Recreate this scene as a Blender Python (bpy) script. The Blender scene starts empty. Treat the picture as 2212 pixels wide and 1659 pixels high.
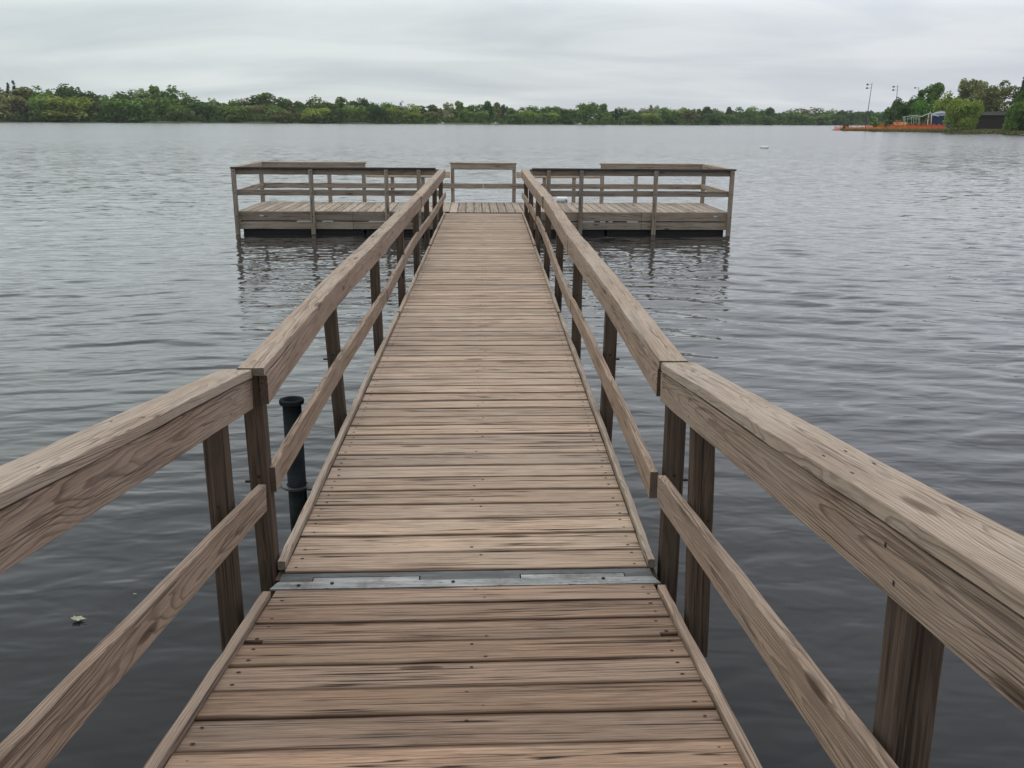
import bpy, math, random
import numpy as np
from mathutils import Vector, Matrix

random.seed(7)
rng = np.random.default_rng(11)
scene = bpy.context.scene
COL = scene.collection
R = math.radians

# ------------------------------------------------------------------ camera
# world: X right, Y along the pier, Z up, water at z = 0, deck at z = 0.52, metres
CAM_H = 2.65
PITCH, ROLL = R(16.47), R(0.41)
YAW = math.atan(51 / 1930 / math.cos(PITCH))
FW = Vector((math.sin(YAW) * math.cos(PITCH), math.cos(YAW) * math.cos(PITCH), -math.sin(PITCH)))
r0 = Vector((math.cos(YAW), -math.sin(YAW), 0))
u0 = r0.cross(FW)
RT = math.cos(ROLL) * r0 + math.sin(ROLL) * u0
UP = -math.sin(ROLL) * r0 + math.cos(ROLL) * u0
cam = bpy.data.cameras.new("camera")
cam.sensor_width = 36
cam.lens = 36 * 1930 / 2212
cam.clip_end = 6000
cam.clip_start = 0.05
cam_o = bpy.data.objects.new("camera", cam)
COL.objects.link(cam_o)
M = Matrix((RT, UP, -FW)).transposed().to_4x4()
M.translation = (0, 0, CAM_H)
cam_o.matrix_world = M
scene.camera = cam_o


def bearing(px, py, dist):
    """survey helper: the world point seen in direction (px, py) of a 2212 x 1659 frame at ground distance dist"""
    d = FW + RT * ((px - 1106) / 1930) - UP * ((py - 829.5) / 1930)
    t = dist / math.hypot(d.x, d.y)
    return Vector((d.x * t, d.y * t, CAM_H + d.z * t))


def on_water(px, py, z=0.0):
    d = FW + RT * ((px - 1106) / 1930) - UP * ((py - 829.5) / 1930)
    t = (z - CAM_H) / d.z
    return Vector((d.x * t, d.y * t, z))


# ------------------------------------------------------------------ helpers
def tag(o, label=None, cat=None, group=None, kind=None):
    if label: o["label"] = label
    if cat: o["category"] = cat
    if group: o["group"] = group
    if kind: o["kind"] = kind
    return o


def empty(name, loc=(0, 0, 0), rz=0.0):
    o = bpy.data.objects.new(name, None)
    o.empty_display_size = 0.2
    o.location = loc
    o.rotation_euler = (0, 0, rz)
    COL.objects.link(o)
    return o


class MB:
    """collects geometry; verts carry a 'bc' vector (board grain coordinates) and a 'rnd' value"""
    def __init__(s):
        s.v, s.f, s.bc, s.rn, s.mi, s.ed = [], [], [], [], [], []

    def face(s, idx, m=0):
        s.f.append(tuple(idx)); s.mi.append(m)

    def vert(s, p, bc=(0, 0, 0), r=0.5, e=1.0):
        s.v.append(tuple(p)); s.bc.append(tuple(bc)); s.rn.append(r); s.ed.append(e)
        return len(s.v) - 1

    def build(s, name, mats, parent=None, smooth=False):
        me = bpy.data.meshes.new(name)
        me.from_pydata(s.v, [], s.f)
        mats = mats if isinstance(mats, (list, tuple)) else [mats]
        for m in mats: me.materials.append(m)
        if len(mats) > 1: me.polygons.foreach_set("material_index", s.mi)
        a = me.attributes.new("bc", "FLOAT_VECTOR", "POINT")
        a.data.foreach_set("vector", np.array(s.bc, np.float32).ravel())
        b = me.attributes.new("rnd", "FLOAT", "POINT")
        b.data.foreach_set("value", np.array(s.rn, np.float32))
        b = me.attributes.new("edg", "FLOAT", "POINT")
        b.data.foreach_set("value", np.array(s.ed, np.float32))
        if smooth: me.polygons.foreach_set("use_smooth", [True] * len(me.polygons))
        me.update()
        o = bpy.data.objects.new(name, me)
        COL.objects.link(o)
        if parent: o.parent = parent
        return o

    # a sawn board along a polyline; width along 'wd', thickness along 'td'
    def board(s, pts, wd, td, w, t, ch=0.004, seg=0.25, wob=0.0012, notch=None, pith=None, m=0, rnd=None, cup=0.0, runout=None):
        pts = [Vector(p) for p in pts]
        wd = Vector(wd).normalized(); td = Vector(td).normalized()
        L = [0.0]
        for a, b in zip(pts, pts[1:]): L.append(L[-1] + (b - a).length)
        tot = L[-1]
        n = max(2, int(tot / seg) + 1)
        us = [tot * i / n for i in range(n + 1)]
        if notch:
            for e in notch: us += [e[0] - 0.001, e[0] + 0.001]
            us = sorted(us)
        rv = random.random() if rnd is None else rnd
        off = random.uniform(-40, 40)
        if pith is None:
            pith = (random.uniform(-0.5, 0.5) * w, random.choice((-1, 1)) * random.uniform(0.2, 1.1) * t + random.uniform(-.02, .02))
        tv, tw = random.gauss(0, 0.006), random.gauss(0, 0.012)
        if runout: tw = runout; tv = runout * .3
        rings = []
        ph = [random.uniform(0, 6.28) for _ in range(6)]
        for u in us:
            k = 0
            while k < len(L) - 2 and u > L[k + 1]: k += 1
            f = (u - L[k]) / max(1e-9, L[k + 1] - L[k])
            if len(pts) > 2:   # smooth bend (Catmull-Rom)
                p0, p1, p2, p3 = pts[max(k - 1, 0)], pts[k], pts[k + 1], pts[min(k + 2, len(pts) - 1)]
                m1 = (p2 - p0) * 0.5; m2 = (p3 - p1) * 0.5
                c = (2 * f**3 - 3 * f**2 + 1) * p1 + (f**3 - 2 * f**2 + f) * m1 + (-2 * f**3 + 3 * f**2) * p2 + (f**3 - f**2) * m2
            else:
                c = pts[0].lerp(pts[1], f)
            lo, hi = -w / 2, w / 2
            lo += wob * (math.sin(u * 5.1 + ph[0]) + .8 * math.sin(u * 13.3 + ph[1]) + random.gauss(0, .5))
            hi += wob * (math.sin(u * 4.3 + ph[2]) + .8 * math.sin(u * 11.7 + ph[3]) + random.gauss(0, .5))
            dz = wob * .7 * math.sin(u * 3.1 + ph[4])
            if notch:
                for e in notch:
                    if (e[1] < 0 and u < e[0]) or (e[1] > 0 and u > e[0]):
                        if e[2] > 0: hi -= e[2]
                        else: lo -= e[2]
            b, T = -t / 2, t / 2
            prof = [(lo + ch, b), (hi - ch, b), (hi, b + ch), (hi, T - ch), (hi - ch, T), ((lo + hi) / 2, T - cup), (lo + ch, T), (lo, T - ch), (lo, b + ch)]
            ring = []
            for q_, (pv, pw) in enumerate(prof):
                P = c + wd * pv + td * (pw + dz)
                ring.append(s.vert(P, (u + off, pv - pith[0] + tv * u, pw - pith[1] + tw * u), rv, 1.0 if q_ == 5 else 0.0))
            rings.append(ring)
        N = 9
        for a, b in zip(rings, rings[1:]):
            for i in range(N):
                j = (i + 1) % N
                s.face((a[i], b[i], b[j], a[j]), m)
        for ring, flip in ((rings[0], False), (rings[-1], True)):     # end grain weathers darker
            e = [s.vert(s.v[i], s.bc[i], -2.0, 1.0) for i in ring]
            s.face(list(reversed(e)) if flip else e, m)

    def disc(s, c, n, rx, ry=None, xd=(1, 0, 0), k=10, h=0.001, m=0):
        c = Vector(c); n = Vector(n).normalized(); xd = Vector(xd); yd = n.cross(xd).normalized(); xd = yd.cross(n)
        ry = ry or rx
        top = s.vert(c + n * h)
        ring = [s.vert(c + xd * rx * math.cos(6.2832 * i / k) + yd * ry * math.sin(6.2832 * i / k)) for i in range(k)]
        for i in range(k): s.face((top, ring[i], ring[(i + 1) % k]), m)

    def tube(s, pts, rad, k=8, m=0, caps=True, r=0.5):
        pts = [Vector(p) for p in pts]
        rads = rad if isinstance(rad, (list, tuple)) else [rad] * len(pts)
        rings = []
        for i, p in enumerate(pts):
            d = (pts[min(i + 1, len(pts) - 1)] - pts[max(i - 1, 0)]).normalized()
            a = d.cross(Vector((0.3, 0.9, 0.1)) if abs(d.z) > .8 else Vector((0, 0, 1))).normalized()
            b = d.cross(a)
            rings.append([s.vert(p + (a * math.cos(6.2832 * j / k) + b * math.sin(6.2832 * j / k)) * rads[i], p, r) for j in range(k)])
        for A, B in zip(rings, rings[1:]):
            for j in range(k): s.face((A[j], A[(j + 1) % k], B[(j + 1) % k], B[j]), m)
        if caps:
            s.face(list(reversed(rings[0])), m); s.face(rings[-1], m)

    def box(s, c, sx, sy, sz, rz=0.0, m=0, ch=0.0):
        c = Vector(c); ca, sa = math.cos(rz), math.sin(rz)
        V = []
        for dz in (-1, 1):
            for dx, dy in ((-1, -1), (1, -1), (1, 1), (-1, 1)):
                x, y = dx * sx / 2, dy * sy / 2
                V.append(s.vert(c + Vector((x * ca - y * sa, x * sa + y * ca, dz * sz / 2)), (x, y, dz * sz / 2)))
        for q in ((3, 2, 1, 0), (4, 5, 6, 7), (0, 1, 5, 4), (1, 2, 6, 5), (2, 3, 7, 6), (3, 0, 4, 7)):
            s.face([V[i] for i in q], m)

    def lathe(s, c, prof, k=20, m=0, axis=None):
        c = Vector(c); rings = []
        for (rr, z) in prof:
            ring = []
            for j in range(k):
                p = Vector((rr * math.cos(6.2832 * j / k), rr * math.sin(6.2832 * j / k), z))
                if axis is not None: p = axis @ p
                ring.append(s.vert(c + p, p))
            rings.append(ring)
        for A, B in zip(rings, rings[1:]):
            for j in range(k): s.face((A[j], A[(j + 1) % k], B[(j + 1) % k], B[j]), m)


# ------------------------------------------------------------------ materials
def new_mat(name):
    m = bpy.data.materials.new(name); m.use_nodes = True
    nt = m.node_tree; nt.nodes.clear()
    out = nt.nodes.new("ShaderNodeOutputMaterial")
    return m, nt, out


class NT:
    def __init__(s, nt): s.nt = nt
    def n(s, typ, **kw):
        nd = s.nt.nodes.new(typ)
        for k, v in kw.items():
            if k.startswith("i_"):
                nd.inputs[k[2:].replace("_", " ")].default_value = v
            else: setattr(nd, k, v)
        return nd
    def l(s, a, b): s.nt.links.new(a, b)
    def math(s, op, a, b=None, c=None, clamp=False):
        nd = s.nt.nodes.new("ShaderNodeMath"); nd.operation = op; nd.use_clamp = clamp
        for i, x in enumerate((a, b, c)):
            if x is None: continue
            if isinstance(x, (int, float)): nd.inputs[i].default_value = x
            else: s.l(x, nd.inputs[i])
        return nd.outputs[0]
    def ramp(s, fac, stops, interp="LINEAR"):
        nd = s.nt.nodes.new("ShaderNodeValToRGB"); cr = nd.color_ramp; cr.interpolation = interp
        while len(cr.elements) < len(stops): cr.elements.new(0.5)
        for e, (p, c) in zip(cr.elements, stops):
            e.position = p
            e.color = (c, c, c, 1) if isinstance(c, (int, float)) else (*c, 1)
        s.l(fac, nd.inputs[0]); return nd.outputs[0]
    def mix(s, fac, a, b, typ="MIX"):
        nd = s.nt.nodes.new("ShaderNodeMix"); nd.data_type = "RGBA"; nd.blend_type = typ
        for i, x in ((0, fac), (6, a), (7, b)):
            if isinstance(x, (int, float)): nd.inputs[i].default_value = x
            elif isinstance(x, tuple): nd.inputs[i].default_value = (*x, 1)
            else: s.l(x, nd.inputs[i])
        return nd.outputs[2]
    def vec(s, v, sc, loc=(0, 0, 0)):
        nd = s.nt.nodes.new("ShaderNodeMapping"); nd.inputs["Scale"].default_value = sc; nd.inputs["Location"].default_value = loc
        s.l(v, nd.inputs[0]); return nd.outputs[0]
    def noise(s, v, scale, detail=2.0, rough=0.5, dist=0.0):
        nd = s.nt.nodes.new("ShaderNodeTexNoise"); nd.inputs["Scale"].default_value = scale
        nd.inputs["Detail"].default_value = detail; nd.inputs["Roughness"].default_value = rough; nd.inputs["Distortion"].default_value = dist
        if v is not None: s.l(v, nd.inputs["Vector"])
        return nd.outputs["Fac"]


def wood(name, light, mid, dark, grey, greyness=0.4, ring=0.35, crack=0.8, period=0.0075, bump=0.5, rough=0.82, spread=0.35, stain=0.4, edge=0.0, streak=.10, tiltw=0.0):
    """weathered softwood: annual rings cut by the sawn board, fibre streaks, checks, knots and grey bloom"""
    m, nt, out = new_mat(name); g = NT(nt)
    at = g.n("ShaderNodeAttribute", attribute_name="bc").outputs["Vector"]
    rn = g.n("ShaderNodeAttribute", attribute_name="rnd").outputs["Fac"]
    sx = g.n("ShaderNodeSeparateXYZ"); g.l(at, sx.inputs[0])
    # knots: sparse voronoi cells stretched along the board
    vor = g.n("ShaderNodeTexVoronoi", feature="F1"); g.l(g.vec(at, (1.5, 7, 7)), vor.inputs["Vector"]); vor.inputs["Scale"].default_value = 1.0
    ks = g.n("ShaderNodeSeparateColor"); g.l(vor.outputs["Color"], ks.inputs[0])
    has = g.math("GREATER_THAN", ks.outputs[0], 0.45)
    kd = vor.outputs["Distance"]
    kswirl = g.math("MULTIPLY", g.math("SUBTRACT", 1, g.math("MULTIPLY", kd, 2.2, clamp=True), clamp=True), has)
    kcore = g.math("MULTIPLY", g.ramp(kd, [(0.05, 1), (0.11, .75), (0.15, 0)]), has)
    # rings
    warp = g.noise(g.vec(at, (1.3, 7, 7)), 1.0, 3.0, .45)
    warp2 = g.noise(g.vec(at, (6, 40, 40)), 1.0, 2.0)
    rad = g.math("SQRT", g.math("ADD", g.math("POWER", sx.outputs[1], 2.0), g.math("POWER", sx.outputs[2], 2.0)))
    rad = g.math("ADD", rad, g.math("MULTIPLY", g.math("SUBTRACT", warp, .5), .045))
    rad = g.math("ADD", rad, g.math("MULTIPLY", g.math("SUBTRACT", warp2, .5), .004))
    rad = g.math("ADD", rad, g.math("MULTIPLY", kswirl, .022))
    rg = g.math("FRACT", g.math("DIVIDE", rad, period))
    late = g.ramp(rg, [(0.0, 0), (0.55, .10), (0.84, 1), (0.93, .9), (1.0, 0)])
    fib = g.noise(g.vec(at, (5.5, 190, 190)), 1.0, 4.0, .6)
    fib2 = g.noise(g.vec(at, (.8, 48, 48)), 1.0, 3.0, .6)
    # checks / cracks along the grain
    cn = g.noise(g.vec(at, (.5, 40, 40), (3, 1, 7)), 1.0, 2.0, .5)
    cl = g.math("ABSOLUTE", g.math("SUBTRACT", cn, .5))
    cm = g.ramp(g.noise(g.vec(at, (.9, 16, 16), (9, 2, 5)), 1.0, 2.0), [(.43, 0), (.52, 1)])
    ck = g.math("MULTIPLY", g.ramp(cl, [(0.0, 1), (.013, .92), (.030, 0)]), cm)
    ck = g.math("MULTIPLY", ck, crack)
    cn2 = g.noise(g.vec(at, (.8, 110, 110), (13, 4, 2)), 1.0, 2.0, .5)
    ck2 = g.math("MULTIPLY", g.ramp(g.math("ABSOLUTE", g.math("SUBTRACT", cn2, .5)), [(0.0, .75), (.03, 0)]), g.ramp(fib2, [(.46, 0), (.6, 1)]))
    ck2 = g.math("MULTIPLY", ck2, crack)
    # colour
    t = g.math("ADD", g.math("MULTIPLY", fib2, .55), g.math("MULTIPLY", fib, .45))
    col = g.ramp(t, [(.475 - streak, dark), (.475, mid), (.475 + streak * 1.2, light)])
    col = g.mix(g.math("MULTIPLY", late, ring), col, dark)
    blotch = g.noise(g.vec(at, (1.8, 6, 6), (2, 8, 1)), 1.0, 4.0, .6)
    gr = g.ramp(blotch, [(.36, 0), (.62, 1)])
    gr = g.math("MULTIPLY", gr, greyness)
    gcol = g.mix(fib, g_scale(grey, .7), g_scale(grey, 1.2))
    col = g.mix(gr, col, gcol)
    st = g.ramp(g.noise(g.vec(at, (2.6, 9, 9), (21, 3, 4)), 1.0, 5.0, .65), [(.52, 0), (.72, 1)])
    col = g.mix(g.math("MULTIPLY", st, stain), col, g_scale(dark, .9))
    # board to board
    val = g.math("ADD", 1 - spread / 2, g.math("MULTIPLY", rn, spread))
    hsv = g.n("ShaderNodeHueSaturation"); g.l(col, hsv.inputs["Color"]); g.l(val, hsv.inputs["Value"])
    r2 = g.math("FRACT", g.math("MULTIPLY", rn, 7.31))
    g.l(g.math("ADD", .76, g.math("MULTIPLY", r2, .10)), hsv.inputs["Saturation"])
    col = hsv.outputs[0]
    col = g.mix(g.math("MULTIPLY", kcore, .8), col, g_scale(dark, .45))
    ckm = g.math("MAXIMUM", ck, ck2)
    if edge:
        ea = g.n("ShaderNodeAttribute", attribute_name="edg").outputs["Fac"]
        en = g.math("ADD", ea, g.math("MULTIPLY", g.math("SUBTRACT", g.noise(g.vec(at, (3, 30, 30)), 1.0, 3), .5), .30))
        col = g.mix(g.math("MULTIPLY", g.ramp(en, [(.02, 1), (.17, 0)]), edge), col, g_scale(dark, .55))
    col = g.mix(ckm, col, g_scale(dark, .22))
    p = g.n("ShaderNodeBsdfPrincipled"); p.inputs["Roughness"].default_value = rough
    p.inputs["Specular IOR Level"].default_value = 0.25
    g.l(col, p.inputs["Base Color"])
    h = g.math("ADD", g.math("MULTIPLY", fib, .5), g.math("MULTIPLY", fib2, .5))
    h = g.math("SUBTRACT", h, g.math("MULTIPLY", ckm, 1.6))
    h = g.math("ADD", h, g.math("MULTIPLY", late, ring * .6))
    b = g.n("ShaderNodeBump"); b.inputs["Strength"].default_value = bump; b.inputs["Distance"].default_value = 0.003
    g.l(h, b.inputs["Height"]); g.l(b.outputs[0], p.inputs["Normal"])
    g.l(p.outputs[0], out.inputs[0])
    return m


def g_scale(c, k): return tuple(x * k for x in c)


def plain(name, col, rough=.6, metal=0.0, var=.15, scale=12.0, bump=0.0, spec=.4, detail=4):
    m, nt, out = new_mat(name); g = NT(nt)
    tc = g.n("ShaderNodeTexCoord").outputs["Object"]
    nz = g.noise(tc, scale, detail, .6)
    c = g.ramp(nz, [(.3, g_scale(col, 1 - var)), (.7, g_scale(col, 1 + var))])
    p = g.n("ShaderNodeBsdfPrincipled"); g.l(c, p.inputs["Base Color"])
    p.inputs["Roughness"].default_value = rough; p.inputs["Metallic"].default_value = metal
    p.inputs["Specular IOR Level"].default_value = spec
    if bump:
        b = g.n("ShaderNodeBump"); b.inputs["Strength"].default_value = bump; b.inputs["Distance"].default_value = .01
        g.l(nz, b.inputs["Height"]); g.l(b.outputs[0], p.inputs["Normal"])
    g.l(p.outputs[0], out.inputs[0]); return m


def foliage(name, dark, light, tr=.25):
    m, nt, out = new_mat(name); g = NT(nt)
    rn = g.n("ShaderNodeAttribute", attribute_name="rnd").outputs["Fac"]
    oi = g.n("ShaderNodeObjectInfo").outputs["Random"]
    c = g.ramp(rn, [(0, dark), (1, light)])
    h = g.n("ShaderNodeHueSaturation"); g.l(c, h.inputs["Color"])
    g.l(g.math("ADD", .485, g.math("MULTIPLY", oi, .03)), h.inputs["Hue"])
    g.l(g.math("ADD", .8, g.math("MULTIPLY", g.math("FRACT", g.math("MULTIPLY", oi, 5.7)), .4)), h.inputs["Value"])
    d = g.n("ShaderNodeBsdfDiffuse"); g.l(h.outputs[0], d.inputs[0])
    t = g.n("ShaderNodeBsdfTranslucent"); g.l(h.outputs[0], t.inputs[0])
    mx = g.n("ShaderNodeMixShader"); mx.inputs[0].default_value = tr
    g.l(d.outputs[0], mx.inputs[1]); g.l(t.outputs[0], mx.inputs[2]); g.l(mx.outputs[0], out.inputs[0]); return m


W_DECK = wood("deck_wood", (0.427, 0.261, 0.158), (0.304, 0.172, 0.099), (0.107, 0.054, 0.030), (0.310, 0.219, 0.146), greyness=.5, ring=.22, crack=1.0, spread=.36, stain=.45, edge=.75, streak=.115)
W_GANG = wood("gangway_deck_wood", (0.604, 0.423, 0.287), (0.452, 0.294, 0.190), (0.177, 0.105, 0.064), (0.460, 0.354, 0.262), greyness=.5, ring=.2, crack=1.0, spread=.36, stain=.4, edge=.75, streak=.115)
W_RAIL = wood("rail_wood", (0.478, 0.317, 0.204), (0.326, 0.207, 0.129), (0.133, 0.079, 0.047), (0.379, 0.276, 0.199), greyness=.5, ring=.85, crack=.55, period=.0072, spread=.25, stain=.35, streak=.20)
W_CAP = wood("bleached_cap_wood", (0.487, 0.357, 0.249), (0.369, 0.259, 0.174), (0.170, 0.108, 0.068), (0.437, 0.347, 0.263), greyness=.55, ring=.75, crack=.5, period=.0072, spread=.2, stain=.35, streak=.21)
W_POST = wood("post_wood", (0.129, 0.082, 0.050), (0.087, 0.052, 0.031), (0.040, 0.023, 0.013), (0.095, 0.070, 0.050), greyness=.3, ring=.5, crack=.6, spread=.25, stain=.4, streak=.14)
W_PLAT = wood("platform_wood", (0.450, 0.342, 0.254), (0.319, 0.232, 0.165), (0.138, 0.091, 0.061), (0.362, 0.311, 0.248), greyness=.6, ring=.4, crack=.8, spread=.4, stain=.4, streak=.14)
W_PDECK = wood("platform_deck_wood", (0.495, 0.383, 0.281), (0.374, 0.275, 0.196), (0.154, 0.103, 0.069), (0.396, 0.335, 0.265), greyness=.6, ring=.2, crack=.9, spread=.45, stain=.3, edge=.6)
W_DARKCAP = wood("dark_cap_wood", (.10, .085, .07), (.075, .062, .05), (.035, .028, .022), (.10, .095, .085), greyness=.5, ring=.3, crack=.7, spread=.25, stain=.4)  # dark tone for the platform's front handrail caps
NAIL = plain("rusty_nail", (.03, .022, .017), .7, .3)
def steel(name, col, rust):
    m, nt, out = new_mat(name); g = NT(nt)
    tc = g.n("ShaderNodeTexCoord").outputs["Object"]
    a = g.noise(g.vec(tc, (3, 30, 30)), 1.0, 5, .65); b_ = g.noise(tc, 5.0, 5, .7); c_ = g.noise(g.vec(tc, (14, 90, 90)), 1.0, 3, .6)
    c = g.ramp(a, [(.3, g_scale(col, .55)), (.5, col), (.7, g_scale(col, 1.6))])
    c = g.mix(g.math("MULTIPLY", g.ramp(b_, [(.52, 0), (.66, 1)]), rust), c, (.075, .058, .042))
    c = g.mix(g.math("MULTIPLY", g.ramp(c_, [(.60, 0), (.68, 1)]), .8), c, (.03, .03, .03))
    p = g.n("ShaderNodeBsdfPrincipled"); g.l(c, p.inputs["Base Color"]); p.inputs["Metallic"].default_value = .45
    g.l(g.math("ADD", .38, g.math("MULTIPLY", b_, .35)), p.inputs["Roughness"]); g.l(p.outputs[0], out.inputs[0]); return m
STEEL = steel("galvanised_steel", (.245, .250, .250), .5)
STEEL2 = steel("shade_toned_galvanised_steel", (.088, .092, .094), .7)  # darker copy of the steel; upper hinge leaf's tilt shade in its colour
DARKSTEEL = plain("dark_pile_steel", (.017, .021, .023), .85, 0, .6, 7, .3, .04)
BLACKFLOAT = plain("black_float_plastic", (.012, .012, .013), .6)
WHITE = plain("white_plastic", (.75, .76, .74), .45, 0, .06)
TAGM = plain("pale_tag_metal", (.55, .56, .54), .5, 0, .1)
FOAM = plain("white_foam", (.72, .72, .68), .8, 0, .08)

# ------------------------------------------------------------------ approach ramp (near section, slopes down to the hinge)
SL = math.tan(R(8.15))
RY0 = 3.812                       # where the ramp boards meet the hinge
def rz(y): return 0.52 + SL * (RY0 - y)
rn_dir = Vector((0, SL, 1)).normalized()      # ramp plane normal
ra_dir = Vector((0, -1, SL)).normalized()     # up the ramp, towards the camera
DXL, DXR = -0.997, 0.79          # deck boards
TXL, TXR = -1.042, 0.832         # outer edges of the edge trim
def tuple_add(a, b): return tuple(x + y for x, y in zip(a, b))

ramp = empty("boardwalk_ramp", (0, 2.0, 0.4))
tag(ramp, "sloping wooden ramp in the foreground, nearer side of the metal hinge strip", "boardwalk ramp")
PO = Vector((0, 2.0, 0.4))
def local(root, o):
    o.matrix_parent_inverse = Matrix.Translation(-Vector(root.location))
    return o

def nails_for(mb, c, n, wd, w, mid):
    for x in (DXL + .055, DXR - .055, mid):
        for sgn in (-1, 1):
            if random.random() < (.40 if x == mid else .06): continue
            q = Vector(c) + Vector((x + random.gauss(0, .006) + (0.025 * sgn if x == mid else 0), .021 * x, 0)) + Vector(wd) * sgn * (w * .27 + random.gauss(0, .006))
            r = random.uniform(.0045, .0065)
            mb.disc(q + Vector(n) * .0012, n, r * 1.6, r, xd=(1, 0, 0), k=8, h=.0012, m=1)

dk = MB()
pitch = 0.1985
i = 0
s_along = 0.0
while s_along < 5.2:
    w = pitch - random.choice((.006, .008, .009, .012))
    sc = s_along + pitch / 2
    c = Vector((0, RY0, rz(RY0))) + ra_dir * sc
    th = .038
    cc = c - rn_dir * th / 2 + rn_dir * random.gauss(0, .0012)
    tilt = .021 + random.gauss(0, .0022)
    ax = Vector((1, tilt, 0))
    nt_ = None
    if i == 2: nt_ = [(0.075, -1, .024), ((DXR - DXL) - .075, 1, .024)]
    dk.board([cc + ax * DXL, cc + ax * DXR], ra_dir, rn_dir, w, th, ch=.003, seg=.1, wob=.0014, notch=nt_, cup=random.uniform(.0005, .0025), rnd=random.random())
    nails_for(dk, c + rn_dir * .0006, rn_dir, ra_dir, w, -.045)
    s_along += pitch + random.gauss(0, .002); i += 1
local(ramp, dk.build("deck", [W_DECK, NAIL], ramp))
for (x0, x1, y1) in ((TXL, DXL - .004, 3.70), (DXR + .004, TXR, 3.745)):
    t = MB(); xm = (x0 + x1) / 2
    t.board([Vector((xm, y1, rz(y1))) + rn_dir * .0, Vector((xm, 0.9, rz(.9))), Vector((xm, -1.3, rz(-1.3)))], (1, 0, 0), rn_dir, x1 - x0, .05, ch=.0025, seg=.12, wob=.0018)
    local(ramp, t.build("edge_trim", W_RAIL, ramp))
    t = MB()
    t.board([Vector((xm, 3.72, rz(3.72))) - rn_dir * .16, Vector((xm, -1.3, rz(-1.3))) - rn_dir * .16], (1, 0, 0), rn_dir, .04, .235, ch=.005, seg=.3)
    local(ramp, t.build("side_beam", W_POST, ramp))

for xj in (-.62, -.1, .42):  # unseen wide joists added under the ramp to darken its board gaps
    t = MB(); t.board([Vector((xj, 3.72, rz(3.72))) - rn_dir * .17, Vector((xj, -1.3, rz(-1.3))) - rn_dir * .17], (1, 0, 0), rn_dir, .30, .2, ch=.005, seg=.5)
    local(ramp, t.build("gap_backing_joist", W_POST, ramp))
def along(y, dz): return rz(y) + dz
# rails of the ramp; the right-hand posts lean inwards a little
RAIL = {"L": dict(cap=(-1.165, -1.022), ytop=3.60, capdz=1.085, mid=(-1.058, -1.020)),
        "R": dict(cap=(0.812, 0.978), ytop=3.60, capdz=1.085, mid=(.792, .832))}
def ramp_rail(side, capx, facex, midx, posts, ycap, ymid, cdz, mdz=.545):
    x0, x1 = capx
    pts = lambda xm, dz, ya: [Vector((xm, y, along(y, dz))) for y in (ya, 2.4, 1.0, -1.3)]
    t = MB(); t.board(pts((x0 + x1) / 2, cdz - .019, ycap), (1, 0, 0), rn_dir, x1 - x0, .040, ch=.003, seg=.08, wob=.0016, pith=(.02, -.075), rnd=.55, runout=-.022)
    xn = (x0 + x1) / 2
    for yy in (3.45, 3.38, 2.75, 2.1, 1.95, 1.35, .8, .1):
        for sg in (-1, 1):
            xx = xn + sg * .045 + random.gauss(0, .008); y2 = yy + random.gauss(0, .03)
            t.disc(Vector((xx, y2, along(y2, cdz + .0012))), rn_dir, .003, .011, xd=(1, 0, 0), k=8, h=.0010, m=1)
    local(ramp, t.build("handrail_cap", [W_CAP, NAIL], ramp))
    t = MB(); t.board(pts((facex[0] + facex[1]) / 2 + (-.007 if side == "L" else .007), cdz - .049 - .069, ycap + .01), rn_dir, (1, 0, 0), .140, facex[1] - facex[0], ch=.003, seg=.12, wob=.0012, pith=(.022, -.06 if side == "L" else .06), rnd=.42, runout=.018)
    xf = facex[1] + .0 if side == "L" else facex[0]
    sgn = 1 if side == "L" else -1
    for (yp, *_r) in posts:
        for dz_ in (-.085, -.15):
            yq = yp + random.gauss(0, .015)
            t.disc(Vector((xf + (-.007 if side == "L" else .007) + sgn * .0014, yq, along(yq, cdz + dz_))), (sgn, 0, 0), .004, .007, xd=(0, 1, 0), k=8, h=.0012, m=1)
    local(ramp, t.build("top_rail", [W_RAIL, NAIL], ramp))
    t = MB(); t.board(pts((midx[0] + midx[1]) / 2, mdz - .065, ymid), rn_dir, (1, 0, 0), .132, midx[1] - midx[0], ch=.003, seg=.12, wob=.0014, pith=(-.01, .055 if side == "R" else -.055), rnd=.6, runout=.015)
    local(ramp, t.build("mid_rail", W_RAIL, ramp))
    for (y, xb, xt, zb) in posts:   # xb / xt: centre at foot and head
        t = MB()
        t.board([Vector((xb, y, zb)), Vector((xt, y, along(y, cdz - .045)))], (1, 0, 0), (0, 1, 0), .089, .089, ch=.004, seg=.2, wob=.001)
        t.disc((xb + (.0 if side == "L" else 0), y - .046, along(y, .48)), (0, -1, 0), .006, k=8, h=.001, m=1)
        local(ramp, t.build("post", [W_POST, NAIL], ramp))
ramp_rail("L", (-1.230, -1.090), (-1.128, -1.090), (-1.098, -1.060),
          [(3.66, -1.180, -1.174, .12), (1.60, -1.180, -1.174, .42), (-.30, -1.180, -1.174, .5)], 3.995, 3.965, 1.045, .480)
ramp_rail("R", (.806, .968), (.806, .845), (.793, .832),
          [(3.43, .915, .868, .40), (1.62, .925, .882, .42), (-.30, .925, .882, .5)], 4.02, 3.86, 1.075)
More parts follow.
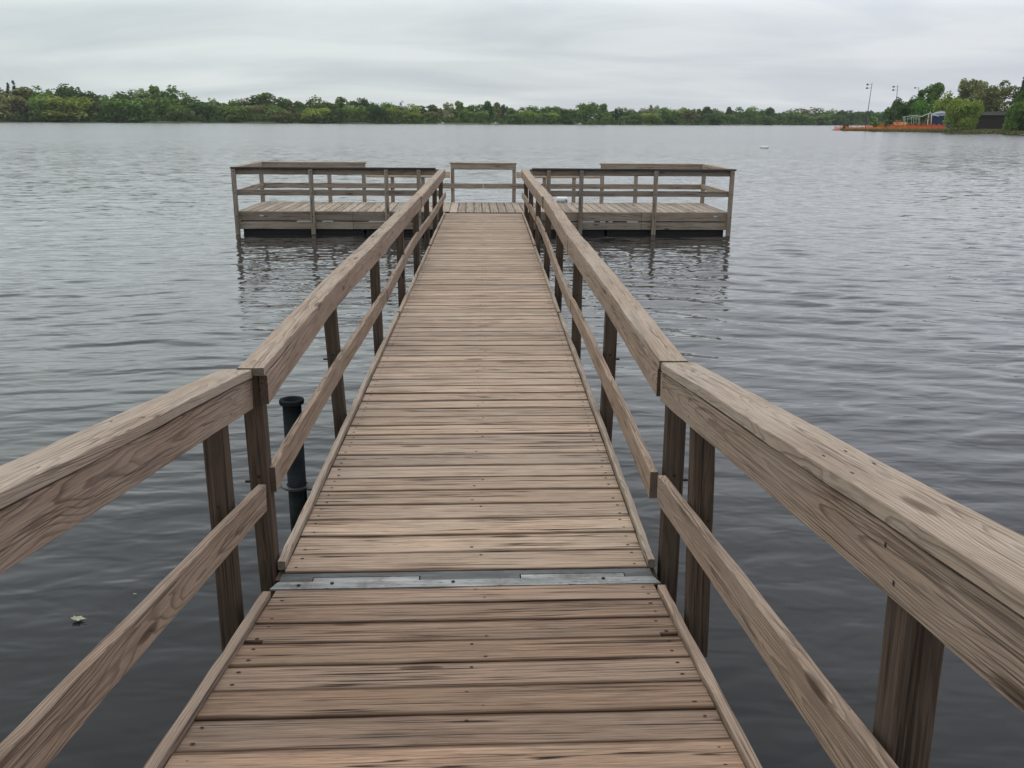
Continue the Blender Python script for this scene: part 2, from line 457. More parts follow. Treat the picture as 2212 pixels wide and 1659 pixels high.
# lower hinge leaf
HT = math.atan(.021)
hpt = lambda x, y, z: (x - (y - 3.87) * .021, y + .021 * x, z)
def leaf_plate(outline, z, th):
    t = MB(); n = len(outline)
    A = [t.vert(hpt(x, y, z)) for x, y in outline]; B = [t.vert(hpt(x, y, z - th)) for x, y in outline]
    t.face(A)
    for i in range(n): j = (i + 1) % n; t.face((A[i], B[i], B[j], A[j]))
    return t
t = leaf_plate([(-1.03, 3.800), (.825, 3.800), (.80, 3.866), (.66, 3.866), (.66, 3.902), (.158, 3.902), (.158, 3.866), (-.335, 3.866), (-.335, 3.902), (-.84, 3.902), (-.84, 3.866), (-1.005, 3.866)], .5275, .009)
hl = local(ramp, t.build("hinge_leaf", STEEL, ramp))
for x, y in ((-.745, 3.845), (-.17, 3.842), (.554, 3.85), (-.90, 3.83)):
    t = MB(); t.lathe(hpt(x, y, .5275), [(.009, 0), (.009, .004), (.005, .006), (0.0005, .006)], 10)
    t.build("bolt", NAIL, hl)

# ------------------------------------------------------------------ gangway (middle, level, afloat)
gw = empty("floating_gangway", (0, 12, 0.3))
tag(gw, "long level wooden gangway with railings leading out to the fishing platform", "gangway")
DZ = .52
GY0, GY1 = 3.972, 21.50
dk = MB(); y = GY0; i = 0
while y < GY1 - .1:
    w = pitch - random.choice((.006, .008, .010, .012)); th = .038
    zz = DZ + random.gauss(0, .0012)
    c = Vector((0, y + pitch / 2, zz - th / 2)); ax = Vector((1, .021 + random.gauss(0, .0018), 0))
    rndv = random.random()
    dk.board([c + ax * DXL, c + ax * DXR], (0, 1, 0), (0, 0, 1), w, th, ch=.003, seg=.1 if y < 9 else .3, wob=.0013, cup=random.uniform(.0003, .002), rnd=rndv)
    if y < 15: nails_for(dk, (0, y + pitch / 2, zz), (0, 0, 1), (0, 1, 0), w, -.06)
    y += pitch + random.gauss(0, .002); i += 1
local(gw, dk.build("deck", [W_GANG, NAIL], gw))
for side, xa, xb in (("L", TXL, DXL - .004), ("R", DXR + .004, TXR)):
    xm = (xa + xb) / 2
    for (y0, y1, sh) in ((4.0, 9.93, 0), (10.0, 15.5, -.006), (15.72, 21.35, .004)):
        t = MB(); s = -1 if side == "L" else 1
        t.board([Vector((xm + s * sh, y0, DZ + .012)), Vector((xm + s * (sh + random.gauss(0, .004)), (y0 + y1) / 2, DZ + .012)), Vector((xm + s * sh, y1, DZ + .012))], (1, 0, 0), (0, 0, 1), xb - xa - .003, .046, ch=.0025, seg=.15, wob=.0017)
        local(gw, t.build("edge_trim", W_CAP, gw))
    t = MB(); t.board([(xm, 3.93, DZ - .16), (xm, 21.5, DZ - .16)], (1, 0, 0), (0, 0, 1), .04, .26, ch=.005, seg=.5)
    local(gw, t.build("side_beam", W_POST, gw))
CAPL = [(3.98, -1.020, -1.162), (5.2, -1.050, -1.150), (6.4, -1.066, -1.152), (8.6, -1.028, -1.160), (10.6, -1.018, -1.150), (13.55, -1.000, -1.135)]
CAPL2 = [(13.55, -.995, -1.120), (17, -.992, -1.125), (21.2, -.985, -1.125)]
CAPR = [(4.10, .811, .956), (5.2, .814, .946), (6.5, .811, .944), (8.9, .790, .928)]
CAPR2 = [(8.9, .788, .926), (10.1, .800, .930), (11.8, .817, .945), (13.6, .822, .958)]
CAPR3 = [(13.6, .812, .952), (17.8, .770, .935), (21.2, .760, .925)]
def gang_cap(rows, side):
    w = sum(abs(b - a) for _, a, b in rows) / len(rows)
    zc = 1.552
    t = MB(); t.board([Vector(((a + b) / 2, y, zc - .019)) for y, a, b in rows], (1, 0, 0), (0, 0, 1), w, .038, ch=.003, seg=.12, wob=.0020, cup=.001, rnd=random.uniform(.4, .9))
    local(gw, t.build("handrail_cap", W_CAP, gw))
    s = 1 if side == "L" else -1
    t = MB(); t.board([Vector((a - s * .021, y + (0.0 if j else .02), zc - .043 - .069)) for j, (y, a, b) in enumerate(rows)], (0, 0, 1), (1, 0, 0), .14, .038, ch=.003, seg=.15, wob=.0016, pith=(random.uniform(-.02, .02), random.choice((-.04, .04))), rnd=random.uniform(.4, .9))
    local(gw, t.build("top_rail", W_RAIL, gw))
for rws, sd in ((CAPL, "L"), (CAPL2, "L"), (CAPR, "R"), (CAPR2, "R"), (CAPR3, "R")): gang_cap(rws, sd)
MIDL = [[(4.06, -1.032), (5.4, -1.040), (6.6, -1.034), (8.80, -1.008)], [(8.80, -1.004), (12.8, -1.046), (15.9, -1.005), (18.2, -.992), (21.25, -.985)]]
MIDR = [[(3.98, .780), (6.6, .787), (8.3, .779)], [(8.3, .774), (9.5, .775), (11.2, .786), (11.8, .832), (15.8, .842), (18.1, .824), (21.4, .785)]]
MIDR = [[(3.98, .780), (6.6, .787), (8.3, .779)], [(8.3, .774), (9.5, .776), (11.2, .800), (13.5, .836), (15.8, .842), (18.1, .824), (21.4, .785)]]
for mr, s in ((MIDL, -1), (MIDR, 1)):
    for rws in mr:
        t = MB(); t.board([Vector((x + s * .019, y, 1.03 - .066)) for y, x in rws], (0, 0, 1), (1, 0, 0), .132, .038, ch=.003, seg=.12, wob=.0020, rnd=random.uniform(.4, .9))
        local(gw, t.build("mid_rail", W_RAIL, gw))
PY = [4.06, 6.37, 8.72, 11.2, 13.58, 15.95, 18.35, 20.72]
def interp(rows, y, k):
    for a, b in zip(rows, rows[1:]):
        if a[0] <= y <= b[0]: return a[k] + (b[k] - a[k]) * (y - a[0]) / (b[0] - a[0])
    return rows[0][k] if y < rows[0][0] else rows[-1][k]
for side in "LR":
    cr = CAPL + CAPL2[1:] if side == "L" else CAPR + CAPR2[1:] + CAPR3[1:]
    for j, py in enumerate(PY):
        s = -1 if side == "L" else 1
        xt = interp(cr, py, 1) + s * (.042 + .0445)
        xb = s * .045 + (-1.044 if side == "L" else .840)
        if side == "R" and j == 0: xb += .03; xt -= .0
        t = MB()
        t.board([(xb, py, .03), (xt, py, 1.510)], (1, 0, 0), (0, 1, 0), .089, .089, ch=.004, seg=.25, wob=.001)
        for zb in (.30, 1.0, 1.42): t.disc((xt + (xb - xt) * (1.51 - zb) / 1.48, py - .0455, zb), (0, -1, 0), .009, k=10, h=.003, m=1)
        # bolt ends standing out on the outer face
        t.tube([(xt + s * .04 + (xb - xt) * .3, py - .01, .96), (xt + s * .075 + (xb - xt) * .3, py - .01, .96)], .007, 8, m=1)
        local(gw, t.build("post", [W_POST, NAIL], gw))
t = leaf_plate([(-1.0, 3.870), (-.846, 3.870), (-.846, 3.914), (-.329, 3.914), (-.329, 3.870), (.152, 3.870), (.152, 3.914), (.666, 3.914), (.666, 3.870), (.80, 3.870), (.80, 3.952), (-1.0, 3.952)], .524, .008)
local(gw, t.build("hinge_leaf", STEEL2, gw))  # shade of the tilted leaf is put into this steel's colour
t = MB(); t.tube([hpt(-1.0, 3.89, .50), hpt(.80, 3.89, .50)], .011, 8)
local(gw, t.build("hinge_pin", DARKSTEEL, gw))
for yy in (6.6, 12.2, 18.2):  # floats lengthened under the deck so its board gaps look dark
    t = MB(); t.box((-.1, yy, .13), 1.66, 4.9, .40)
    local(gw, t.build("float", BLACKFLOAT, gw))
# collar that rides on the steel pile
t = MB()
PX, PYY = -1.205, 5.25
ring = []
for k in range(20):
    a = 6.2832 * k / 20
    ring.append((math.cos(a), math.sin(a)))
for zlo, zhi in ((.428, .440),):
    A = [t.vert((PX + c * .066, PYY + s_ * .066, zhi)) for c, s_ in ring]; B = [t.vert((PX + c * .092, PYY + s_ * .092, zhi)) for c, s_ in ring]
    C_ = [t.vert((PX + c * .066, PYY + s_ * .066, zlo)) for c, s_ in ring]; D_ = [t.vert((PX + c * .092, PYY + s_ * .092, zlo)) for c, s_ in ring]
    for k in range(20):
        j = (k + 1) % 20
        t.face((A[k], B[k], B[j], A[j])); t.face((B[k], D_[k], D_[j], B[j])); t.face((A[j], C_[j], C_[k], A[k])); t.face((D_[k], C_[k], C_[j], D_[j]))
t.box((-1.085, PYY, .434), .09, .15, .0115)
t.box((-1.047, PYY, .40), .008, .22, .16)
local(gw, t.build("pile_collar", STEEL2, gw))

pile = empty("steel_pile", (PX, PYY, 0))
tag(pile, "dark round steel pipe standing in the water beside the left railing", "pile")
t = MB()
t.lathe((0, 0, 0), [(.057, -1.5), (.057, .995), (.047, .995), (.047, .55)], 28)
t.build("pipe", DARKSTEEL, pile, True).data.polygons.foreach_set("use_smooth", [True] * 84)
t = MB()
t.lathe((0, 0, 0), [(.0575, .975), (.074, .975), (.075, .979), (.075, .997), (.073, 1.001), (.051, 1.001), (.049, .996)], 28)
t.build("flange", DARKSTEEL, pile)

# ------------------------------------------------------------------ fishing platform
pf = empty("fishing_platform", (0, 21.73, 0), math.atan(.016))
tag(pf, "wide wooden fishing platform with railings floating at the end of the gangway", "fishing platform")
XL, XR, DEP = -5.90, 5.80, 2.54
t = MB(); x = XL
while x < XR - .1:
    w = pitch - random.choice((.004, .007, .009))
    t.board([(x + pitch / 2, -.01 if not -1.1 < x < .9 else -.17, .512), (x + pitch / 2, DEP, .512)], (1, 0, 0), (0, 0, 1), w, .038, ch=.003, seg=.4, wob=.0013, rnd=random.random())
    x += pitch
t.build("deck", W_PDECK, pf)
def fboard(name, pts, wd, td, w, th, mat, rnd=None):
    t = MB(); t.board(pts, wd, td, w, th, ch=.004, seg=.3, wob=.0018, rnd=rnd); return t.build(name, mat, pf)
X1, Y1, Z1 = (1, 0, 0), (0, 1, 0), (0, 0, 1)
# skirts: two boards per side with a slot between
for (xa, xb, y) in ((XL, -1.15, -.03), (1.0, XR, -.03), (XL, XR, DEP + .03)):
    mid = (xa + xb) / 2 + .3
    for (p, q) in ((xa, mid - .004), (mid + .004, xb)):
        fboard("fascia_board", [(p, y, .422), (q, y, .422)], Z1, Y1, .212, .038, W_PLAT)
        fboard("fascia_board", [(p, y - .001, .205), (q, y - .001, .205)], Z1, Y1, .176, .038, W_PLAT)
for x in (XL - .022, XR + .022):
    fboard("fascia_board", [(x, -.05, .422), (x, DEP + .05, .422)], Z1, X1, .212, .038, W_PLAT)
    fboard("fascia_board", [(x, -.05, .205), (x, DEP + .05, .205)], Z1, X1, .176, .038, W_PLAT)
for xa, xb in ((-4.55, -4.1), (-3.95, -3.70), (-2.85, -2.3), (2.7, 2.82), (2.9, 3.0), (2.2, 2.55), (3.35, 3.62)):
    t = MB(); t.box(((xa + xb) / 2, -.0345, .304), xb - xa, .034, .017); t.build("foam_strip", FOAM, pf)
for xc in (-4.42, -1.5, 1.4, 4.32):
    t = MB(); t.box((xc, DEP / 2, .09), 2.86, DEP - .12, .36); t.build("float", BLACKFLOAT, pf)
# posts
FP = [-5.945, -4.16, -2.40, -1.64, 1.43, 2.21, 3.99, 5.825]
BP = [-5.93, -4.155, -3.25, -2.50, -1.69, -.905, .73, 1.54, 2.335, 3.09, 4.0, 5.83]
low = lambda x: (-3.2 < x < -1.0) or (.8 < x < 3.0)
for x in FP:
    t = MB(); t.board([(x, -.095, .0), (x, -.095, 1.513)], X1, Y1, .095, .089, ch=.005, seg=.3)
    for zb in (1.45, .96, .42): t.disc((x + .01, -.1405, zb), (0, -1, 0), .014, k=10, h=.008, m=1)
    t.build("post", [W_PLAT, NAIL], pf)
for x in BP:
    top = 1.24 if low(x) else 1.513
    t = MB(); t.board([(x, DEP + .095, .04), (x, DEP + .095, top)], X1, Y1, .095, .089, ch=.005, seg=.3)
    for zb in (.96, .42): t.disc((x + .01, DEP + .0495, zb), (0, -1, 0), .012, k=10, h=.006, m=1)
    t.build("post", [W_PLAT, NAIL], pf)
# front rails
for xa, xb, ca, cb in ((-5.90, -1.12, -6.0, -1.24), (.98, 5.78, 1.03, 5.90)):
    fboard("top_rail", [(xa, -.030, 1.452), (xb, -.030, 1.452)], Z1, Y1, .138, .038, W_PLAT, .2)
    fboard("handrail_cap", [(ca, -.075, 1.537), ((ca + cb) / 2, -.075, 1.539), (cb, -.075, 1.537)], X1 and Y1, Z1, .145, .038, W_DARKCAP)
    fboard("mid_rail", [(xa, -.030, .968), (xb, -.030, .968)], Z1, Y1, .132, .038, W_PLAT, .3)
# side rails
for x, s in ((-5.945, -1), (5.825, 1)):
    xi = x - s * .068
    fboard("top_rail", [(xi, .0, 1.452), (xi, DEP + .01, 1.452)], Z1, X1, .138, .036, W_PLAT, .8)
    fboard("handrail_cap", [(x, 0.0, 1.5365), (x, DEP + .02, 1.5365)], X1, Z1, .145, .038, W_CAP)
    fboard("mid_rail", [(xi, .0, .968), (xi, DEP + .01, .968)], Z1, X1, .132, .036, W_PLAT, .8)
# back rails: high and low sections
for xa, xb in ((-5.88, -3.20), (-.95, .77), (3.05, 5.77)):
    fboard("top_rail", [(xa, DEP + .032, 1.450), (xb, DEP + .032, 1.450)], Z1, Y1, .14, .038, W_PLAT, .55)
    fboard("handrail_cap", [(xa - .03, DEP + .08, 1.5372), (xb + .03, DEP + .08, 1.5372)], Y1, Z1, .145, .038, W_CAP, .5)
for xa, xb in ((-3.17, -.97), (.79, 3.02)):
    a = R(50); wv = Vector((0, math.cos(a), math.sin(a))); nv = Vector((0, -math.sin(a), math.cos(a)))
    fboard("arm_rest", [(xa, DEP + .06, 1.243), (xb, DEP + .06, 1.243)], wv, nv, .17, .036, W_CAP, .8)
fboard("mid_rail", [(-5.88, DEP + .033, .955), (-.1, DEP + .033, .955)], Z1, Y1, .13, .038, W_PLAT, .6)
fboard("mid_rail", [(-.09, DEP + .033, .955), (5.78, DEP + .033, .955)], Z1, Y1, .13, .038, W_PLAT, .5)
for x in (-5.37, 5.50):
    t = MB(); t.box((x, -.0505, .434), .085, .004, .028); t.build("tag", TAGM, pf)
# transition cheeks beside the gangway end
for x in (-1.13, .96):
    fboard("end_board", [(x, -.16, .40), (x, .0, .40)], Z1, X1, .2, .04, W_POST)

# ------------------------------------------------------------------ buoys, leaf
def buoy_mesh(mb, axis_l, rad):
    A = Matrix.Rotation(R(90), 3, "Y")
    L = axis_l / 2
    prof = [(.002, -L)] + [(rad * math.sin(a), -L + rad * .45 * (1 - math.cos(a))) for a in (.5, .9, 1.2, 1.57)] + \
           [(rad * math.sin(a), L - rad * .45 * (1 - math.cos(a))) for a in (1.57, 1.2, .9, .5)] + [(.002, L)]
    mb.lathe((0, 0, 0), prof, 20, axis=A)
def make_buoy(loc, L, rad, rz_, label, grp=None):
    b = empty("buoy", loc, rz_); tag(b, label, "buoy", grp)
    t = MB(); buoy_mesh(t, L, rad); t.build("float_body", WHITE, b, True)
    t = MB(); t.tube([(L / 2 * .55, -rad * .97, rad * .05), (L / 2 * .70, -rad * .995, rad * .1), (L / 2 * .78, -rad * .96, -.02)], .012, 6); t.tube([(L/2*.62, -rad*1.0, .03), (L/2*.7, -rad*1.01, -.03)], .012, 6)
    t.build("eye_bolt", NAIL, b)
p = on_water(1214, 436.5)
make_buoy((p.x, p.y, .07), .40, .105, -.05, "white cylindrical buoy floating just behind the platform's right deck")
p = on_water(1646, 320); make_buoy((p.x, p.y, .07), .42, .16, .4, "left of two white buoys floating together on open water right of the platform", "two white buoys on open water")
p = on_water(1654.5, 320.3); make_buoy((p.x, p.y, .07), .52, .16, -.1, "right of two white buoys floating together on open water right of the platform", "two white buoys on open water")
LEAFM = plain("pale_leaf", (.36, .38, .25), .6, 0, .2, 40)
lc = on_water(165, 1337, .012)
t = MB()
for k, (ang, ln) in enumerate(((0.1, .05), (.9, .036), (1.7, .022), (-.75, .038), (-1.6, .024), (3.1, .03), (2.5, .026), (-2.5, .028))):
    d = Vector((math.cos(ang), math.sin(ang), 0)); q = Vector((-d.y, d.x, 0))
    a = t.vert(lc); b = t.vert(lc + d * ln * .55 + q * .010 + Vector((0, 0, .004))); c = t.vert(lc + d * ln + Vector((0, 0, .002 * k))); e = t.vert(lc + d * ln * .55 - q * .010 + Vector((0, 0, .003)))
    t.face((a, e, c, b))
t.tube([lc, lc + Vector((.035, -.012, .003)), lc + Vector((.06, -.008, .008))], .0016, 5)
tag(t.build("leaf", LEAFM), "pale green lobed leaf floating on the dark water at lower left", "leaf")
lc = on_water(291, 1283, .012)
t = MB(); a = [t.vert(lc + Vector(v)) for v in ((-.012, -.002, 0), (0, -.005, .002), (.013, .002, .001), (0, .004, .003))]; t.face(a)
tag(t.build("petal", LEAFM), "tiny pale petal on the water between leaf and left lower rail", "petal")

# ------------------------------------------------------------------ water
WB, WS = .013, .55
def water_sheet():
    ys = [-60, -40, -25, -15, -9, -5, -2.5, -.8, .4, 1.2]
    y = 1.7
    while y < 70: ys.append(y); y *= 1.0042
    while y < 1600: ys.append(y); y *= 1.035
    ys = np.array(ys)
    nc = 800
    s = np.linspace(-1, 1, nc); s = np.sign(s) * (0.72 * np.abs(s) + 0.9 * np.abs(s) ** 7)
    wid = np.maximum(np.abs(ys), 4.0)
    X = wid[:, None] * s[None, :]; Y = np.repeat(ys[:, None], nc, 1)
    Z = np.zeros_like(X)
    sp = np.maximum(Y * .0042, np.abs(Y) * .0020) + .004
    blend = 1 / (1 + np.exp(-(X - 1.0) / 1.6))           # calm long swell on the right, chop on the left
    def train(n, lam, dirs, spread, slope, wgt, sd, sharp=1.0):
        r = np.random.default_rng(sd)
        nonlocal Z
        for i in range(n):
            l = lam[0] * (lam[1] / lam[0]) ** r.random(); k = 6.28318 / l
            th = dirs + r.normal(0, spread); ph = r.random() * 6.283
            a = slope / math.sqrt(n / 2) / k
            ft = np.clip((l / sp - 2.5) / 3.0, 0, 1)
            g = k * (X * math.sin(th) + Y * math.cos(th)) + ph
            g = g + .9 * np.sin(k * .21 * (X * math.cos(th) - Y * math.sin(th)) + ph * 2)
            w_ = np.sin(g)
            if sharp != 1.0:      # skewed wavelets: steep on one side only
                w_ = math.copysign(1, sharp) * (np.sin(g) + .45 * np.sin(2 * g) + .2 * np.sin(3 * g)) / 1.3
            env = .55 + .6 * np.sin(.33 * k * (X * math.cos(th) - Y * math.sin(th)) * .35 + ph * 3) * np.sin(.05 * k * Y + ph * 5)
            if sharp == -2: env = np.clip(env - .35, 0, 2) * 2.1
            Z = Z + a * w_ * ft * wgt * env
    train(18, (.22, .70), R(-13), .16, .108, 1 - blend, 1, 2)
    train(10, (.9, 2.2), R(-16), .14, .026, 1 - blend * .5, 2)
    train(14, (.45, 1.15), R(17), .19, .105, blend, 3, -2)
    train(12, (.22, .5), R(8), .4, .018, blend, 4)
    calm = 1 - .35 * np.exp(-((X + .1) / 3.0) ** 2 - ((Y - 9) / 9) ** 2)     # lee of the gangway
    near = np.clip((Y - 3.0) / 9.0, .13, 1)
    Z = Z * calm * near
    nr = len(ys)
    me = bpy.data.meshes.new("lake_water")
    V = np.stack([X, Y, Z], -1).reshape(-1, 3).astype(np.float32)
    idx = np.arange(nr * nc).reshape(nr, nc)
    F = np.stack([idx[:-1, :-1], idx[:-1, 1:], idx[1:, 1:], idx[1:, :-1]], -1).reshape(-1, 4)
    me.vertices.add(len(V)); me.vertices.foreach_set("co", V.ravel())
    me.loops.add(F.size); me.loops.foreach_set("vertex_index", F.ravel().astype(np.int32))
    me.polygons.add(len(F)); me.polygons.foreach_set("loop_start", np.arange(0, F.size, 4, dtype=np.int32))
    me.polygons.foreach_set("use_smooth", np.ones(len(F), bool))
    me.update(calc_edges=True); me.validate()
    o = bpy.data.objects.new("lake_water", me); COL.objects.link(o)
    m, nt, out = new_mat("lake_water"); g = NT(nt)
    pos = g.n("ShaderNodeNewGeometry").outputs["Position"]
    rot = g.n("ShaderNodeMapping"); rot.inputs["Rotation"].default_value = (0, 0, R(14)); rot.inputs["Scale"].default_value = (.5, 1, 1); g.l(pos, rot.inputs[0])
    sx = g.n("ShaderNodeSeparateXYZ"); g.l(pos, sx.inputs[0])
    n1 = g.noise(rot.outputs[0], 4.0, 2, .5, .3)
    patch = g.noise(g.vec(pos, (.35, 1, 1)), .07, 3, .5)
    # wind chop on the open lake, out of the lee of the pier: slopes taken straight from vector noise
    def slopes(sc, det, loc):
        nd = g.n("ShaderNodeTexNoise"); nd.inputs["Scale"].default_value = 1; nd.inputs["Detail"].default_value = det; nd.inputs["Roughness"].default_value = .6
        g.l(g.vec(pos, sc, loc), nd.inputs["Vector"]); sv = g.n("ShaderNodeVectorMath", operation="SUBTRACT"); g.l(nd.outputs["Color"], sv.inputs[0]); sv.inputs[1].default_value = (.5, .5, .5)
        return sv.outputs[0]
    s1 = slopes((.9, 2.2, 1), 3, (0, 0, 0)); s2 = slopes((1.5, 4.2, 1), 3, (7, 3, 0))
    geo = g.n("ShaderNodeNewGeometry")
    b = g.n("ShaderNodeBump"); b.inputs["Distance"].default_value = 1.0; b.inputs["Strength"].default_value = 1.0
    g.l(g.math("MULTIPLY", n1, WB), b.inputs["Height"])
    open_ = g.ramp(g.math("DIVIDE", sx.outputs[1], 160.0), [(.10, 0), (.30, .45), (.75, 1.0)])
    amp = g.math("MULTIPLY", g.math("MULTIPLY", open_, g.math("ADD", .55, g.math("MULTIPLY", patch, .9))), WS)
    sc_ = g.n("ShaderNodeVectorMath", operation="SCALE"); g.l(s1, sc_.inputs[0]); g.l(amp, sc_.inputs["Scale"])
    mid_ = g.ramp(g.math("DIVIDE", sx.outputs[1], 100.0), [(.10, 0), (.32, .6), (.6, .8), (1.0, .3)])
    a2 = g.math("MULTIPLY", mid_, g.math("ADD", .25, g.math("MULTIPLY", patch, 1.3)))
    s2c = g.n("ShaderNodeVectorMath", operation="SCALE"); g.l(s2, s2c.inputs[0]); g.l(a2, s2c.inputs["Scale"])
    sm = g.n("ShaderNodeVectorMath", operation="ADD"); g.l(sc_.outputs[0], sm.inputs[0]); g.l(s2c.outputs[0], sm.inputs[1]); sc_ = sm
    fl = g.n("ShaderNodeVectorMath", operation="MULTIPLY"); g.l(sc_.outputs[0], fl.inputs[0]); fl.inputs[1].default_value = (1, 1, 0)
    ad = g.n("ShaderNodeVectorMath", operation="ADD"); g.l(b.outputs[0], ad.inputs[0]); g.l(fl.outputs[0], ad.inputs[1])
    nm = g.n("ShaderNodeVectorMath", operation="NORMALIZE"); g.l(ad.outputs[0], nm.inputs[0])
    b = nm
    p = g.n("ShaderNodeBsdfPrincipled")
    p.inputs["Base Color"].default_value = (.0235, .0230, .0235, 1)
    g.l(g.math("ADD", .03, g.math("MULTIPLY", open_, .16)), p.inputs["Roughness"]); p.inputs["IOR"].default_value = 1.333
    p.inputs["Specular IOR Level"].default_value = .5
    g.l(b.outputs[0], p.inputs["Normal"]); g.l(p.outputs[0], out.inputs[0])
    me.materials.append(m)
    tag(o, None, None, None, "structure"); return o
water_sheet()
# ------------------------------------------------------------------ foliage meshes
def crown_mesh(name, seed, H, HW, n, leaf, style, mat):
    """real-size crown of leaf-clump faces: lobes spread through an uneven envelope"""
    r = np.random.default_rng(seed)
    lobes = []
    nl = {"dome": 15, "tall": 16, "willow": 13, "airy": 20, "column": 10, "bush": 9, "sparse": 22}.get(style, 14)
    for i in range(nl):
        u = r.random(); a = r.random() * 6.283
        if style == "dome":
            z = .10 + .66 * u; rad = math.sqrt(max(.03, 1 - ((z - .40) / .64) ** 2)) * .66; lr = .28 + .14 * r.random()
        elif style == "tall":
            z = .10 + .80 * u; rad = .74 * (1 - .72 * u) * (.4 + .6 * r.random()); lr = .17 + .14 * r.random()
        elif style == "willow":
            z = .06 + .70 * u; rad = .60 * math.sqrt(max(.05, 1 - ((z - .35) / .6) ** 2)); lr = .32 + .14 * r.random()
        elif style in ("airy", "sparse"):
            z = .18 + .72 * u; rad = .72 * math.sqrt(max(.03, 1 - ((z - .55) / .55) ** 2)) * (.35 + .65 * r.random()); lr = .14 + .13 * r.random()
        elif style == "column":
            z = .15 + .74 * u; rad = .35 * (1 - .6 * u); lr = .34 + .12 * r.random()
        else:
            z = .10 + .62 * u; rad = .62 * math.sqrt(max(.04, 1 - ((z - .2) / .75) ** 2)); lr = .36 + .16 * r.random()
        lz = lr * HW / H * {"dome": 1.5, "tall": 1.7, "airy": 1.5, "willow": 1.3}.get(style, 1.0)
        z = min(z, 1 - lz * .98)
        lobes.append((rad * math.cos(a), rad * math.sin(a), z, lr, lz, r.random()))
    if style in ("dome", "willow", "bush"):
        lobes.append((0, 0, .42, .62, .36, r.random()))
    wts = np.array([l[3] ** 2 for l in lobes]); wts /= wts.sum()
    mb = MB()
    for i in range(n):
        L = lobes[r.choice(len(lobes), p=wts)]
        d = r.normal(size=3); d /= np.linalg.norm(d)
        if r.random() < .4 and d[2] < 0: d[2] *= -.6
        q = (.55 + .55 * r.random() ** .6)
        if style == "willow": q = .8 + .25 * r.random()
        c = np.array([(L[0] + d[0] * L[3] * q) * HW, (L[1] + d[1] * L[3] * q) * HW, max(.03, L[2] + d[2] * L[4] * q) * H])
        nrm = d + r.normal(size=3) * .55; nrm /= np.linalg.norm(nrm)
        a = np.cross(nrm, (0.2, .3, 1)); a /= np.linalg.norm(a); b = np.cross(nrm, a)
        if style == "willow": sa, sb = leaf * (.35 + .3 * r.random()), leaf * (.9 + .8 * r.random())
        else: sa, sb = leaf * (.5 + .6 * r.random()), leaf * (.5 + .6 * r.random())
        th = r.random() * 6.283 if style != "willow" else r.normal() * .25
        a2 = a * math.cos(th) + b * math.sin(th); b2 = -a * math.sin(th) + b * math.cos(th)
        v = min(1, max(0, .5 + .5 * (L[5] - .5) + r.normal() * .22))
        k5 = [mb.vert(c + a2 * sa * x + b2 * sb * y + nrm * r.normal() * leaf * .12, (0, 0, 0), v) for x, y in ((-.5, -.2), (.1, -.55), (.55, .05), (.1, .55), (-.45, .3))]
        mb.face(k5)
    A = np.array(mb.v); zt = np.percentile(A[:, 2], 99.7); rt = np.percentile(np.hypot(A[:, 0], A[:, 1]), 97)
    A *= np.array([HW / rt, HW / rt, H / zt]); mb.v = [tuple(q) for q in A]
    me_o = mb.build(name, mat); me = me_o.data
    bpy.data.objects.remove(me_o)
    me.name = name
    return me

def conifer_mesh(name, seed, H, HW, n, leaf, mat):
    r = np.random.default_rng(seed); mb = MB()
    for i in range(n):
        u = r.random() ** 1.4; z = .05 + .95 * u; tier = .72 + .28 * abs(math.sin(z * 26))
        rad = HW * (1 - z) ** .85 * tier * (r.random() ** .45) + .05; a = r.random() * 6.283
        c = np.array([rad * math.cos(a), rad * math.sin(a), z * H - rad * .25])
        o = np.array([math.cos(a), math.sin(a), -.35]); t = np.array([-math.sin(a), math.cos(a), r.normal() * .3])
        v = min(1, max(0, .5 + r.normal() * .25))
        mb.face([mb.vert(c + o * leaf * x + t * leaf * y + r.normal(size=3) * leaf * .15, (0, 0, 0), v) for x, y in ((-.7, 0), (0, -.4), (.8, 0), (0, .4))])
    o = mb.build(name, mat); me = o.data; bpy.data.objects.remove(o); return me

def trunk_mesh(name, seed, H, rad, limbs, mat, HW):
    r = random.Random(seed); mb = MB()
    top = Vector((r.gauss(0, .03) * H, r.gauss(0, .03) * H, H * .62))
    pts = [Vector((0, 0, -.4)), Vector((r.gauss(0, .01) * H, r.gauss(0, .01) * H, H * .2)), top * .65 + Vector((0, 0, 0)), top]
    mb.tube(pts, [rad * 1.3, rad, rad * .7, rad * .25], 8)
    for i in range(limbs):
        z = H * (.18 + .4 * i / limbs); a = r.random() * 6.283; L = HW * (.5 + .4 * r.random())
        b = Vector((0, 0, z)); e = b + Vector((math.cos(a) * L, math.sin(a) * L, H * .22 + L * .3)); m_ = b.lerp(e, .5) + Vector((0, 0, -.08 * L))
        mb.tube([b, m_, e], [rad * .45, rad * .28, rad * .08], 6)
        for q in range(2):
            a2 = a + r.gauss(0, .7); e2 = m_ + Vector((math.cos(a2), math.sin(a2), .9)) * L * .5
            mb.tube([m_, e2], [rad * .2, rad * .05], 5)
    o = mb.build(name, mat); me = o.data; bpy.data.objects.remove(o); return me

